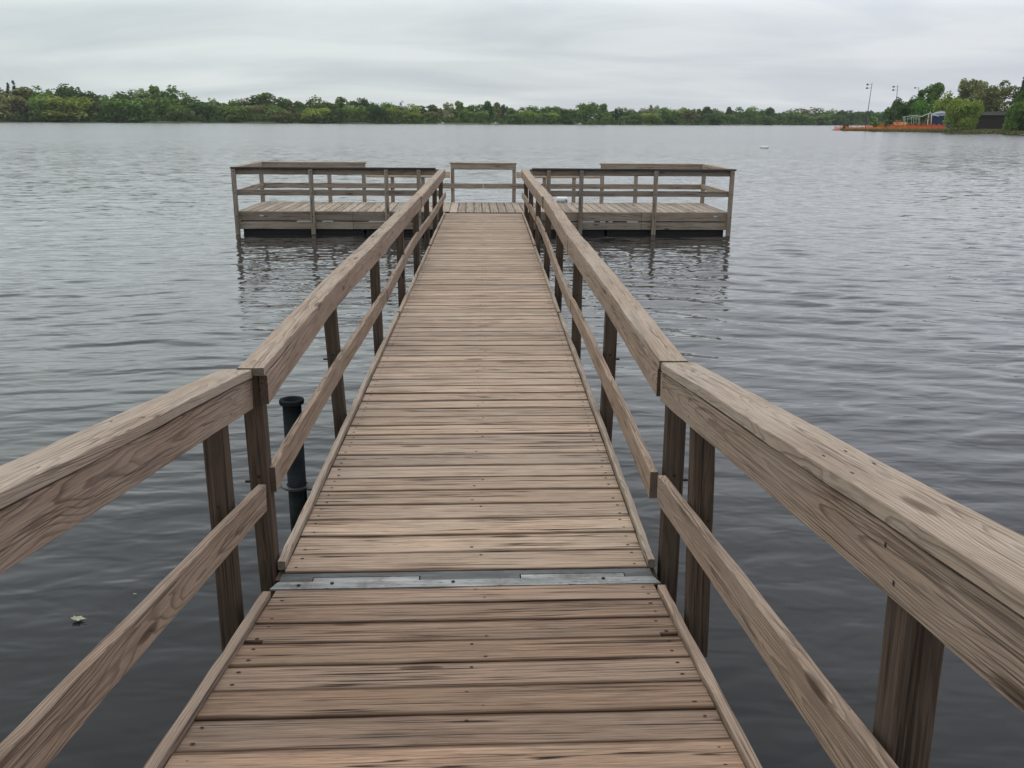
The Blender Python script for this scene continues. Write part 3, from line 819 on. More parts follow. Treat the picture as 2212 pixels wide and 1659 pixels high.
BARK = plain("bark", (.075, .06, .048), .9, 0, .35, 3)
GREENS = {
    "dark green": foliage("dark_green_leaves", (0.052, 0.096, 0.030), (0.148, 0.229, 0.067)),
    "mid green": foliage("mid_green_leaves", (0.096, 0.165, 0.042), (0.239, 0.351, 0.097)),
    "yellow-green": foliage("yellow_green_leaves", (0.161, 0.216, 0.047), (0.376, 0.455, 0.114)),
    "olive": foliage("olive_leaves", (0.138, 0.147, 0.057), (0.306, 0.305, 0.134)),
    "pale green": foliage("pale_green_leaves", (0.267, 0.313, 0.152), (0.505, 0.552, 0.306)),
    "bright green": foliage("bright_green_leaves", (0.086, 0.182, 0.036), (0.197, 0.342, 0.077)),
    "brown": foliage("brown_twigs", (0.065, 0.065, 0.034), (0.124, 0.124, 0.065), .1),
    "grey-brown": foliage("grey_twigs", (0.081, 0.083, 0.055), (0.146, 0.149, 0.103), .1),
    "blue-green": foliage("conifer_needles", (0.039, 0.073, 0.052), (0.096, 0.159, 0.107), .05),
}
FH, FHW = 16.0, 6.0
NV = {}
def far_crown(style, colour, v):
    k = (style, colour, v)
    if k not in NV:
        sd = hash((len(NV) * 7 + 3)) + v
        if style == "conifer": NV[k] = conifer_mesh("conifer_crown", sd, FH, 2.6, 420, .9, GREENS[colour])
        elif style == "sparse": NV[k] = crown_mesh("bare_crown", sd, FH, FHW, 520, .62, "sparse", GREENS[colour])
        else: NV[k] = crown_mesh(style + "_crown", sd, FH, FHW, 1500 if style != "airy" else 1200, .95, style, GREENS[colour])
    return NV[k]
FAR_TRUNK = trunk_mesh("far_trunk", 5, FH, .28, 4, BARK, FHW)

SHORE = [(-1500, 480), (-400, 495), (0, 511), (600, 522), (1100, 548), (1350, 600), (1500, 655), (1650, 760), (1800, 880), (2200, 900), (3200, 900)]
def shore_d(px):
    for (a, d0), (b, d1) in zip(SHORE, SHORE[1:]):
        if a <= px <= b: return d0 + (d1 - d0) * (px - a) / (b - a)
    return SHORE[0][1] if px < SHORE[0][0] else SHORE[-1][1]

# far shore land
mb = MB(); rows = []
for px in range(-1500, 3201, 50):
    d0 = shore_d(px) + 2.5 * math.sin(px * .03) + 1.5 * math.sin(px * .011)
    ring = []
    for dd, z in ((-3, -.6), (0, .12), (4, .75), (14, 1.1), (80, 2.2), (400, 4.0), (700, 4.0)):
        p = bearing(px, 262, d0 + dd); p.z = z; ring.append(mb.vert(p, p))
    rows.append(ring)
for A, B in zip(rows, rows[1:]):
    for j in range(6): mb.face((A[j], B[j], B[j + 1], A[j + 1]))
LAND = plain("shore_ground", (.075, .085, .035), .95, 0, .5, .25)
tag(mb.build("far_shore", LAND), None, None, None, "structure")

T1 = lambda zx, zy: (zx / 3.5714, 132.7 + zy / 3.5714)
T2 = lambda zx, zy: ((600 + zx / 2.765) / 1.1302, (180 + zy / 2.765) / 1.1302)
T3 = lambda zx, zy: ((1300 + zx / 2.765) / 1.1302, (180 + zy / 2.765) / 1.1302)
K1, K2 = 1 / 3.5714, 1 / 3.125
D_, M_, Y_, O_, P_, B_, N_, G_, C_ = "dark green", "mid green", "yellow-green", "olive", "pale green", "bright green", "brown", "grey-brown", "blue-green"
FARL = []
def add(T, K, row, items):
    for zx, zy, hw, st, co in items:
        x, y = T(zx, zy); FARL.append([x, y, hw * K, st, co, row])
add(T1, K1, 1, [(100, 158, 38, "conifer", C_), (58, 174, 34, "conifer", C_), (60, 205, 130, "airy", O_), (270, 203, 112, "dome", B_), (560, 188, 115, "dome", D_), (650, 250, 80, "dome", D_),
    (720, 238, 26, "sparse", G_), (430, 222, 70, "dome", M_), (835, 254, 72, "dome", M_), (910, 243, 24, "conifer", C_), (1010, 222, 95, "dome", D_), (1095, 221, 72, "airy", P_), (1190, 198, 66, "tall", Y_), (1310, 199, 92, "tall", M_),
    (1460, 243, 112, "dome", M_), (1640, 288, 34, "airy", P_), (1760, 303, 95, "dome", M_), (1850, 292, 80, "dome", O_), (2010, 248, 118, "tall", M_), (2165, 288, 76, "dome", M_)])
add(T1, K1, 0, [(30, 262, 120, "willow", O_), (185, 300, 70, "bush", G_), (300, 270, 105, "willow", M_), (500, 272, 165, "willow", Y_), (745, 298, 95, "sparse", N_), (660, 330, 60, "bush", M_), (940, 294, 155, "willow", M_), (1110, 330, 70, "willow", M_),
    (1230, 290, 115, "willow", M_), (1385, 340, 85, "willow", M_), (1470, 383, 48, "bush", P_), (1590, 318, 112, "dome", D_), (1800, 343, 120, "willow", M_), (1960, 340, 90, "willow", O_), (2120, 345, 80, "bush", M_)])
add(T2, K2, 1, [(235, 168, 66, "tall", M_), (310, 184, 40, "airy", O_), (385, 185, 62, "dome", M_), (475, 159, 84, "dome", M_), (565, 198, 45, "dome", D_), (640, 161, 56, "tall", M_), (760, 169, 54, "dome", D_), (850, 194, 46, "dome", D_), (960, 197, 62, "dome", M_),
    (1052, 184, 24, "sparse", G_), (1110, 208, 62, "dome", Y_), (1240, 213, 74, "airy", O_), (1365, 199, 46, "airy", P_), (1447, 189, 42, "tall", M_), (1555, 211, 62, "dome", M_), (1632, 190, 48, "tall", D_), (1700, 198, 27, "airy", O_), (1750, 220, 40, "airy", G_),
    (1830, 231, 60, "dome", M_), (1965, 221, 62, "dome", D_), (2075, 224, 52, "dome", M_), (2170, 238, 50, "dome", D_)])
add(T2, K2, 0, [(40, 262, 74, "willow", M_), (240, 250, 64, "willow", O_), (355, 262, 56, "bush", O_), (470, 234, 84, "willow", Y_), (600, 234, 64, "willow", D_), (755, 219, 92, "willow", M_), (880, 224, 62, "dome", D_), (980, 230, 52, "willow", Y_), (1040, 225, 46, "sparse", N_),
    (1120, 264, 66, "willow", Y_), (1250, 258, 62, "willow", O_), (1370, 272, 56, "bush", O_), (1480, 245, 60, "willow", M_), (1590, 253, 50, "willow", M_), (1800, 270, 60, "bush", M_), (1910, 250, 62, "willow", Y_), (2030, 268, 60, "bush", M_), (2140, 270, 60, "willow", D_)])
add(T3, K2, 1, [(140, 224, 50, "airy", M_), (240, 239, 54, "dome", D_), (365, 199, 76, "dome", M_), (477, 206, 42, "tall", M_), (562, 240, 24, "conifer", C_), (625, 231, 58, "dome", D_), (745, 234, 58, "dome", O_), (835, 216, 42, "airy", P_), (895, 229, 44, "dome", M_),
    (978, 233, 62, "dome", Y_), (1100, 240, 40, "airy", O_), (1178, 226, 50, "tall", D_), (1262, 238, 46, "dome", O_), (1328, 228, 28, "tall", D_), (1430, 229, 52, "dome", M_), (1520, 224, 48, "dome", M_), (1615, 231, 54, "tall", D_), (1740, 245, 70, "dome", M_), (1890, 235, 115, "dome", O_), (2020, 244, 70, "dome", M_), (2130, 249, 54, "dome", D_)])
add(T3, K2, 0, [(120, 265, 62, "willow", Y_), (225, 280, 56, "bush", D_), (510, 289, 60, "bush", M_), (655, 275, 66, "willow", M_), (800, 268, 60, "willow", Y_), (915, 280, 56, "willow", D_), (1085, 250, 54, "airy", O_), (1215, 268, 70, "willow", D_), (1330, 275, 60, "willow", M_), (1440, 290, 56, "bush", D_), (1570, 284, 66, "willow", M_),
    (1690, 282, 60, "bush", D_), (1800, 272, 66, "willow", M_), (1930, 278, 66, "willow", M_), (2060, 280, 66, "willow", D_)])

ZONES = [(-50, 62, "at photo's left edge"), (62, 130, "just left of dark dome"), (130, 205, "beside left dark dome"), (205, 275, "left of tall light treetops"), (275, 350, "among tall light treetops"),
    (350, 430, "right of tall light treetops"), (430, 500, "left of platform's left corner"), (500, 575, "above platform's left corner"), (575, 650, "above left platform railing's outer bay"),
    (650, 720, "above left platform railing's second bay"), (720, 790, "above left high back rail's end"), (790, 860, "above back rail's left gap"), (860, 920, "left of gangway's far end"), (920, 975, "over gangway's left railing end"),
    (975, 1045, "over centre rail's left half"), (1045, 1120, "over centre rail's right half"), (1120, 1185, "over gangway's right railing end"), (1185, 1240, "left of biggest dome right of centre"), (1240, 1305, "around biggest dome right of centre"),
    (1305, 1375, "above right high back rail's start"), (1375, 1450, "above right platform railing's middle"), (1450, 1520, "above right platform railing's outer bay"), (1520, 1590, "above platform's right corner"),
    (1590, 1660, "straight over twin white buoys"), (1660, 1740, "right of twin white buoys"), (1740, 1815, "left of orange fenced point"), (1815, 2000, "behind orange fenced point's tip")]
SHAPE = {"dome": "round tree", "tall": "tall uneven tree", "willow": "drooping willow", "airy": "loose tree", "sparse": "nearly bare tree", "bush": "low bushy tree", "conifer": "pointed conifer", "column": "narrow tree"}
cand = {}
for t in FARL:
    z = next((q[2] for q in ZONES if q[0] <= t[0] < q[1]), ZONES[-1][2])
    base = f"{t[4]} {SHAPE[t[3]]} {'at far waterline' if t[5] == 0 else 'in back row'} {z}"
    cand.setdefault(base, []).append(t)
ORD = {2: ("left-hand", "right-hand"), 3: ("leftmost", "middle", "rightmost"), 4: ("leftmost", "second", "third", "rightmost")}
for base, ts in cand.items():
    ts.sort(key=lambda q: q[0])
    for i, t in enumerate(ts):
        t.append(base if len(ts) == 1 else f"{ORD[len(ts)][i]} {base}")
first = True
for i, (x, y, hw, st, co, row, lab) in enumerate(FARL):
    d = shore_d(x) + (38 if row else 9) + random.uniform(-4, 8)
    top = bearing(x, y, d); gz = 1.2 if row else .5
    h = top.z - gz
    wpx = hw * d / 1930
    root = empty("conifer_tree" if st == "conifer" else "shore_tree", (top.x, top.y, gz), random.uniform(0, 6.28))
    tag(root, lab, "tree", "trees along the far shore")
    s = 1.12 * wpx / (2.6 if st == "conifer" else FHW)
    c = bpy.data.objects.new("crown", far_crown(st, co, i % 2)); COL.objects.link(c); c.parent = root
    c.scale = (s, s, 1.03 * h / FH)
    k = bpy.data.objects.new("trunk", FAR_TRUNK); COL.objects.link(k); k.parent = root
    k.scale = (min(1, s), min(1, s), h / FH)

# wood behind and undergrowth at the waterline: masses nobody could count
def leaf_mass(name, n, zf, df, size, mats_cols, mat, x0=-420, x1=2000):
    r = np.random.default_rng(len(name)); mb = MB()
    for i in range(n):
        px = x0 + (x1 - x0) * r.random()
        d = shore_d(px) + df(r)
        base = bearing(px, 262, d); z = zf(px, d, r)
        nrm = r.normal(size=3); nrm[2] = abs(nrm[2]) * .7; nrm /= np.linalg.norm(nrm)
        a = np.cross(nrm, (.3, .2, 1)); a /= np.linalg.norm(a); b = np.cross(nrm, a)
        s = size * (.5 + .8 * r.random()) * d / 600
        cl = .5 + .35 * math.sin(px * .31) * math.sin(px * .117 + 1) + r.normal() * .2
        c = np.array([base.x, base.y, z])
        mb.face([mb.vert(c + a * s * x + b * s * y, (0, 0, 0), min(1, max(0, cl))) for x, y in ((-.5, -.3), (.15, -.5), (.5, .1), (.1, .5), (-.4, .35))])
    return mb.build(name, mat)
tops = sorted([(t[0], t[1]) for t in FARL if t[3] not in ("conifer", "sparse")])
def top_at(px):
    ys = [y for x, y in tops if abs(x - px) < 26]
    if not ys: ys = [tops[0][1]] if px < 0 else [tops[-1][1]]
    return sum(ys) / len(ys)
TOPC = {p: top_at(p) for p in range(-440, 2021, 10)}
def zwood(px, d, r):
    y = TOPC[int(px // 10) * 10] + 3.5 + 3 * math.sin(px * .2) * math.sin(px * .071)
    zt = bearing(px, y, d).z
    return 1 + (zt - 1) * (1 - .95 * r.random() ** 1.2)
tag(leaf_mass("distant_wood", 26000, zwood, lambda r: 52 + 14 * r.random(), 1.5, None, GREENS["dark green"]), "dark wood behind the shore trees right along the far shore", "wood", None, "stuff")
def zunder(px, d, r):
    hh = 3.0 + 1.8 * math.sin(px * .13) * math.sin(px * .047 + 2) + .8 * math.sin(px * .5)
    return .3 + max(.6, hh) * r.random() ** .8
tag(leaf_mass("shore_undergrowth", 16000, zunder, lambda r: 1.0 + 6 * r.random(), .9, None, GREENS["dark green"]), "low dark undergrowth fringing the far waterline", "undergrowth", None, "stuff")

# pale boats drawn up at the far waterline
def boat(px, L, rzv, label):
    d = shore_d(px) - .5; p = bearing(px, 262, d)
    b = empty("white_boat", (p.x, p.y, .05), rzv); tag(b, label, "boat", "white boats at the far waterline")
    t = MB(); secs = []
    for u in np.linspace(-1, 1, 9):
        wv = .6 * math.sqrt(max(.02, 1 - max(0, u) ** 2.2)); sh = .5 + .15 * max(0, u)
        secs.append([t.vert((u * L / 2, -wv, sh)), t.vert((u * L / 2, -wv * .7, 0.05)), t.vert((u * L / 2, wv * .7, .05)), t.vert((u * L / 2, wv, sh)), t.vert((u * L / 2, wv * .85, sh - .05)), t.vert((u * L / 2, -wv * .85, sh - .05))])
    for A, B in zip(secs, secs[1:]):
        for j in range(6): t.face((A[j], A[(j + 1) % 6], B[(j + 1) % 6], B[j]))
    t.face(secs[0]); t.face(list(reversed(secs[-1])))
    t.build("hull", WHITE, b)
    t = MB(); t.box((.15 * L, 0, .75), L * .22, .8, .5); t.box((.15 * L, 0, 1.03), L * .28, .9, .05); t.build("cabin", WHITE, b)
boat(954, 3.8, .3, "small white boat at the far waterline over the gangway's far end")
boat(1068, 3.6, -.1, "small white boat at the far waterline over the centre rail's right half")
boat(1250, 4.2, .2, "small white boat at the far waterline below the big round dome tree")

# ------------------------------------------------------------------ point of land on the right
Z4 = lambda u, v: ((2000 + u / 4.424) / 1.1302, (170 + v / 4.424) / 1.1302)
PD = [(1797, on_water(1797, 281.6).xy.length)] + [(x, on_water(x, y).xy.length) for x, y in ((1850, 283.2), (1902, 284.6), (1970, 285.4), (2038, 286.4), (2090, 287.8), (2140, 289.3), (2212, 290.6))] + [(2400, 215), (2800, 200), (3600, 190)]
def pen_d(px):
    for (a, d0), (b, d1) in zip(PD, PD[1:]):
        if a <= px <= b: return d0 + (d1 - d0) * (px - a) / (b - a)
    return PD[0][1] if px < PD[0][0] else PD[-1][1]
def pen_z(off): return 0.06 + .55 * (1 - math.exp(-max(0, off) / 5)) + .012 * max(0, off - 8)
mb = MB(); rows = []
pxs = [1797, 1803, 1812, 1825, 1840, 1860, 1880] + list(range(1900, 3601, 25))
for px in pxs:
    d0 = pen_d(px) + .8 * math.sin(px * .09)
    dep = 2 + 130 * min(1, max(0, (px - 1797) / 160)) ** 1.1
    ring = []
    for f in (-.04, 0, .02, .06, .12, .25, .5, .9, 1.0):
        off = f * dep if f >= 0 else -2
        z = -.5 if f in (-.04, 1.0) else pen_z(off)
        p = bearing(px, 280, d0 + off); p.z = z; ring.append(mb.vert(p, p))
    rows.append(ring)
for A, B in zip(rows, rows[1:]):
    for j in range(8): mb.face((A[j], B[j], B[j + 1], A[j + 1]))
m, nt, out = new_mat("point_ground"); g = NT(nt)
pos = g.n("ShaderNodeNewGeometry").outputs["Position"]
sz = g.n("ShaderNodeSeparateXYZ"); g.l(pos, sz.inputs[0])
grass = g.ramp(g.noise(pos, .5, 5, .65), [(.35, (.045, .062, .016)), (.65, (.12, .135, .045))])
sand = g.ramp(g.noise(pos, .9, 4, .6), [(.35, (.10, .078, .055)), (.65, (.21, .17, .125))])
hgt = g.ramp(g.math("ADD", sz.outputs[2], g.math("MULTIPLY", g.math("SUBTRACT", g.noise(pos, .25, 3), .5), .5)), [(.30, 0), (.40, 1)])
p = g.n("ShaderNodeBsdfPrincipled"); g.l(g.mix(hgt, sand, grass), p.inputs["Base Color"]); p.inputs["Roughness"].default_value = .95
g.l(p.outputs[0], out.inputs[0])
tag(mb.build("point_of_land", m), None, None, None, "structure")
def pen(px, off):
    d = pen_d(px) + off; p = bearing(px, 280, d); p.z = pen_z(off); return p, d

# reeds and grass tufts fringing the point
r = np.random.default_rng(4); mb = MB()
for i in range(5200):
    px = 1815 + 420 * r.random() ** .8; off = -.5 + 16 * r.random() ** 1.5
    if px < 1900: off *= .35
    p, d = pen(px, off); h = .18 + .35 * r.random(); a = r.random() * 6.28
    dx, dy = math.cos(a) * .22, math.sin(a) * .22; v = r.random()
    mb.face([mb.vert(p + Vector(q), (0, 0, 0), v) for q in ((-dx, -dy, -.05), (dx, dy, -.05), (dx * .7, dy * .7, h), (-dx * .4, -dy * .4, h * 1.2))])
tag(mb.build("bank_grass", GREENS["olive"]), "rough grass along the bank of the fenced point", "grass", None, "stuff")

def near_tree(name, zx, zy_top, zhw, off, style, colour, label, n=3600, leaf=.55, base=None, seed=1, trunk=True, cat="tree", zcut=None):
    px, py = Z4(zx, zy_top); p, d = pen(px, off)
    top = bearing(px, py, d); h = top.z - p.z; hw = zhw / 4.424 / 1.1302 * d / 1930
    root = empty(name, p, random.uniform(0, 6.28)); tag(root, label, cat, "trees and bushes on the point" if cat == "tree" else None)
    if style == "conifer": me = conifer_mesh("crown", seed, h, hw, n, leaf, GREENS[colour])
    else: me = crown_mesh("crown", seed, h, hw * 1.08, n, leaf, style, GREENS[colour])
    c = bpy.data.objects.new("crown", me); COL.objects.link(c); c.parent = root
    tm = trunk_mesh("trunk", seed, h, max(.08, h * .018), 6, BARK, hw)
    k = bpy.data.objects.new("trunk", tm); COL.objects.link(k); k.parent = root
    return root
NTR = [
    ("shore_tree", 790, 366, 85, 62, "dome", D_, "dark round tree at the left end of the point's tree clump, behind second light pole", 2600, .6),
    ("shore_tree", 905, 292, 120, 66, "dome", D_, "broad dark green tree above the white tubular frame's left end", 3600, .6),
    ("shore_tree", 1050, 222, 60, 74, "tall", M_, "slim mid green tree against the sky left of the twin-topped tree", 1900, .55),
    ("shore_tree", 1200, 150, 130, 70, "tall", M_, "tall twin-topped green tree standing above the blue pavilion", 3800, .6),
    ("shore_tree", 1130, 330, 130, 60, "dome", "bright green", "deep green rounded tree directly behind the white gabled frame", 3400, .6),
    ("shore_tree", 1340, 250, 110, 58, "dome", Y_, "yellowish green tree behind the pavilion, left of the big willow", 3000, .6),
    ("shore_tree", 1600, 112, 170, 66, "airy", O_, "tall olive tree rising above the yellow-green waterside willow", 4200, .6),
    ("shore_tree", 1900, 122, 190, 60, "sparse", O_, "wide thin-leaved brownish tree with visible limbs beside the tall conifer", 4200, .5),
    ("shore_tree", 1780, 170, 150, 70, "dome", O_, "olive green crown filling the space above the brown building", 3400, .6),
    ("conifer_tree", 2142, 72, 66, 48, "conifer", C_, "tall dark pointed conifer at the right edge of the photo", 2600, .8),
    ("shore_tree", 2240, 190, 130, 50, "dome", D_, "dark round tree cut off by the right edge behind the conifer", 2600, .6),
    ("willow_tree", 1545, 318, 146, 7, "willow", Y_, "big yellow-green willow at the water's edge right of the blue pavilion", 5200, .5),
    ("shore_tree", 2120, 355, 130, 8, "bush", M_, "large green waterside bush in front of the brown building at right edge", 4200, .5),
    ("shore_tree", 2330, 300, 150, 16, "dome", M_, "green tree beyond the right edge of the point's waterside bush", 2600, .6),
]
for i, a in enumerate(NTR): near_tree(a[0], a[1], a[2], a[3], a[4], a[5], a[6], a[7], a[8], a[9], seed=20 + i)
for nm, zx, zt, hw, off, co, lab in (("sapling", 585, 505, 42, 6, M_, "small green sapling inside the orange fence near the first light pole"),
        ("sapling", 722, 535, 26, 9, O_, "thin small sapling between the two light poles"), ("shrub", 285, 568, 30, 3, G_, "tiny twiggy shrub near the tip of the orange fenced point"),
        ("shrub", 655, 566, 60, 30, M_, "low green shrub behind the saplings left of the second light pole")):
    near_tree(nm, zx, zt, hw, off, "airy" if nm == "sapling" else "bush", co, lab, 420, .35, seed=int(zx), cat="shrub")

# light poles
POLEM = plain("weathered_pole", (.10, .092, .082), .75, .1, .2, 4)
LAMPM = plain("dark_lamp_housing", (.045, .045, .048), .5, .3)
def light_pole(zx_t, zy_t, zx_b, off, label, armdir=-1, heads=((.96, .0), (.885, .0))):
    px, py = Z4(zx_t, zy_t); pb, _ = Z4(zx_b, 600); p, d = pen(pb, off)
    top = bearing(px, py, d)
    root = empty("light_pole", p); tag(root, label, "light pole", "tall light poles on the point")
    t = top - p; t = Vector((t.x, t.y, t.z))
    mb = MB(); mb.tube([(0, 0, -.3), t * .5, t], [.13, .105, .07], 10); mb.build("pole", POLEM, root)
    rt = Vector((RT.x, RT.y, 0)).normalized()
    for f, _o in heads:
        c = t * f
        mb = MB(); mb.tube([c, c + rt * armdir * 1.3 + Vector((0, 0, .05))], .045, 6); arm = mb.build("crossarm", POLEM, root)
        mb = MB()
        q = c + rt * armdir * 1.35 + Vector((0, 0, -.05))
        mb.lathe(q, [(.05, .36), (.22, .22), (.38, -.08), (.37, -.18), (.02, -.2)], 12)
        mb.build("lamp_head", LAMPM, arm)
light_pole(572, 140, 497, 5.0, "tall leaning light pole with two lamps nearest the tip of the point")
light_pole(850, 166, 803, 30, "second light pole with two lamps, in front of the dark trees")
light_pole(1075, 190, 1062, 82, "light pole top showing beside the slim tree, mostly hidden by trees", heads=((.985, 0),))

# orange safety fence
ORANGE = plain("orange_plastic_mesh", (.86, .17, .05), .6, 0, .2, 3)
WOODST = plain("fence_stake", (.16, .12, .085), .9, 0, .25)
fence = empty("orange_safety_fence", pen(1900, 6)[0]); tag(fence, "orange plastic mesh safety fence strung along the point's bank", "fence")
O0 = Vector(fence.location)
path = [(1802, .5), (1815, 1.2), (1835, 1.8), (1860, 2.2), (1885, 3), (1910, 4), (1935, 5), (1960, 6), (1985, 7.5), (2010, 9), (2045, 10.5)]
fine = []
for (a, oa), (b, ob) in zip(path, path[1:]):
    n = max(2, int((b - a) / 1.2))
    for i in range(n):
        f = i / n; fine.append((a + (b - a) * f, oa + (ob - oa) * f))
fine.append(path[-1])
def net(name, rows_off, hgt):
    mb = MB(); cols = []
    for i, (px, off) in enumerate(fine):
        p, d = pen(px, off + rows_off)
        h = hgt * (.86 + .16 * math.sin(i * .7) + .08 * math.sin(i * 2.3))
        sag = Vector((.12 * math.sin(i * 1.3), .15 * math.sin(i * .9), 0))
        cols.append([p - O0 + sag * (k / 9) + Vector((0, 0, .02 + h * k / 9)) for k in range(10)])
    for A, B in zip(cols, cols[1:]):
        for k in range(10):       # horizontal strands
            u = Vector((0, 0, .07)); q = [mb.vert(v) for v in (A[k], B[k], B[k] + u, A[k] + u)]; mb.face(q)
        n = max(1, int((B[0] - A[0]).length / .22))
        for j in range(n):        # vertical strands
            f = j / n; lo = A[0].lerp(B[0], f); hi = A[9].lerp(B[9], f); e = (B[0] - A[0]).normalized() * .05
            mb.face([mb.vert(v) for v in (lo, lo + e, hi + e, hi)])
    return mb.build(name, ORANGE, fence)
net("netting", 0, 1.15)
for i, (px, off) in enumerate(path):
    p, d = pen(px + .5, off + .08); mb = MB(); q = p - O0
    mb.tube([q + Vector((0, 0, -.2)), q + Vector((.04, 0, 1.35))], .035, 6); mb.build("stake", WOODST, fence)
fence2 = empty("orange_safety_fence", pen(1960, 22)[0]); tag(fence2, "second run of orange safety mesh behind the bank, below the white frame", "fence")
O0 = Vector(fence2.location); fence = fence2
path = [(1868, 6), (1890, 8), (1915, 10), (1940, 13), (1960, 16), (1985, 18), (2010, 19), (2042, 20)]
fine = []
for (a, oa), (b, ob) in zip(path, path[1:]):
    n = max(2, int((b - a) / 1.2))
    for i in range(n):
        f = i / n; fine.append((a + (b - a) * f, oa + (ob - oa) * f))
fine.append(path[-1])
net("netting", 0, 1.55)
for px, off in path:
    p, d = pen(px + .5, off + .08); mb = MB(); q = p - O0
    mb.tube([q + Vector((0, 0, -.2)), q + Vector((.03, 0, 1.45))], .035, 6); mb.build("stake", WOODST, fence)

# beach equipment behind the fence; Z5 zoom coordinates
Z5 = lambda u, v: ((2180 + u / 13.825) / 1.1302, (250 + v / 13.825) / 1.1302)
def P5(u, v, d):
    px, py = Z5(u, v); return bearing(px, py, d)
WHITEP = plain("white_painted_steel", (.72, .74, .72), .5, .1, .06)
BLUEW = plain("navy_wall", (.02, .038, .11), .7, 0, .2, 2)
ROOFM = plain("grey_blue_roof", (.22, .25, .30), .5, .2, .12, 2)
REDP = plain("faded_red_plastic", (.30, .085, .07), .6, 0, .2, 3)
YEL = plain("yellow_hull_plastic", (.62, .38, .10), .5, 0, .12, 4)
ORH = plain("orange_hull_plastic", (.62, .24, .07), .5, 0, .12, 4)
DBROWN = plain("dark_brown_siding", (.030, .024, .020), .85, 0, .25, 1.5)
DROOF = plain("dark_shingle_roof", (.022, .020, .019), .9, 0, .3, 3)
dF = pen_d(1975) + 26
wf = empty("tubular_shade_structure", pen(1975, 26)[0]); tag(wf, "white tubular frame with a small gable and long rails behind the orange fence", "frame")
O = Vector(wf.location)
mb = MB(); G0 = lambda u, v, dd=0: P5(u, v, dF + dd) - O
for u, v0, v1, dd in ((345, 490, 730, 0), (382, 482, 730, 3), (412, 478, 725, 6), (500, 465, 725, 9), (620, 500, 730, 0), (700, 490, 730, 0), (780, 485, 730, 2), (860, 480, 730, 2), (905, 480, 730, 2)):
    mb.tube([G0(u, v0, dd), G0(u, v1, dd)], .05, 6)
mb.build("lattice_post", WHITEP, wf)
mb = MB()
mb.tube([G0(335, 490, 0), G0(830, 425, 9)], .07, 6); mb.tube([G0(600, 505), G0(940, 478), G0(1010, 470)], .07, 6)
mb.tube([G0(345, 560, 0), G0(905, 560, 2)], .04, 6); mb.tube([G0(412, 478, 6), G0(960, 430, 9)], .05, 6)
mb.build("long_rail", WHITEP, wf)
mb = MB()
mb.tube([G0(960, 480), G0(1265, 355)], .12, 6); mb.tube([G0(1265, 355), G0(1545, 478)], .12, 6)
mb.tube([G0(960, 480, 4), G0(1265, 355, 4)], .10, 6); mb.tube([G0(1265, 355, 4), G0(1545, 478, 4)], .10, 6); mb.tube([G0(1265, 355), G0(1265, 355, 4)], .08, 6)
mb.tube([G0(1270, 360), G0(1270, 290)], .07, 6)
mb.build("gable", WHITEP, wf)
for u, u2 in ((1212, 1165), (1308, 1285)):
    mb = MB(); mb.tube([G0(u, 385), G0(u2, 760)], .13, 8); mb.build("post", WHITEP, wf)
sl_ = empty("play_slide", pen(1965, 22)[0]); tag(sl_, "faded red arched play slide under the white gable", "slide")
O2 = Vector(sl_.location); dS = pen_d(1965) + 22
q = lambda u, v, dd=0: P5(u, v, dS + dd) - O2
mb = MB(); mb.tube([q(1080, 740), q(1110, 600), (q(1125, 545)), q(1180, 522), q(1245, 540), q(1262, 640), q(1275, 790)], .16, 8); mb.build("arch", REDP, sl_)
mb = MB()
A = [q(1040, 650), q(1000, 690), q(900, 750), q(780, 800)]
for a, b in zip(A, A[1:]):
    v = [mb.vert(x) for x in (a, b, b + Vector((.2, .9, 0)), a + Vector((.2, .9, 0)), a + Vector((0, 0, .22)), b + Vector((0, 0, .22)))]
    mb.face(v[:4]); mb.face((v[0], v[1], v[5], v[4]))
mb.build("chute", REDP, sl_)
pv = empty("pavilion", pen(2012, 34)[0]); tag(pv, "small pavilion with a rounded grey roof and navy blue walls", "pavilion")
O3 = Vector(pv.location); dP = pen_d(2012) + 34
w3 = lambda u, v, dd=0: P5(u, v, dP + dd) - O3
mb = MB(); a = w3(1310, 455); b = w3(1950, 455); a0 = Vector((a.x, a.y, -.2)); b0 = Vector((b.x, b.y, -.2)); bk_ = (b0 - a0).normalized().cross(Vector((0, 0, -1))) * 6
for pts in ((a0, b0, b, a), (b0, b0 + bk_, b + bk_, b), (a0 + bk_, a0, a, a + bk_), (b0 + bk_, a0 + bk_, a + bk_, b + bk_)): mb.face([mb.vert(x) for x in pts])
mb.build("wall", BLUEW, pv)
mb = MB(); secs = []
for f in [i / 8 for i in range(9)]:
    e = math.sin(f * math.pi)
    base = a.lerp(b, f) ; over = (f - .5) * .9 * (b - a).normalized()
    hh = (w3(1530, 308).z - a.z)
    e2 = e ** .55
    secs.append([mb.vert(base + over - bk_ * .08 + Vector((0, 0, -.05))), mb.vert(base + over - bk_ * .02 + Vector((0, 0, .1 + hh * e2 * .6))), mb.vert(base + over + bk_ * .5 + Vector((0, 0, .1 + hh * e2))), mb.vert(base + over + bk_ * 1.08 + Vector((0, 0, 0)))])
for A, B in zip(secs, secs[1:]):
    for j in range(3): mb.face((A[j], B[j], B[j + 1], A[j + 1]))
    mb.face((A[0], A[3], B[3], B[0]))
mb.face(secs[0]); mb.face(list(reversed(secs[-1])))
mb.build("roof", ROOFM, pv)
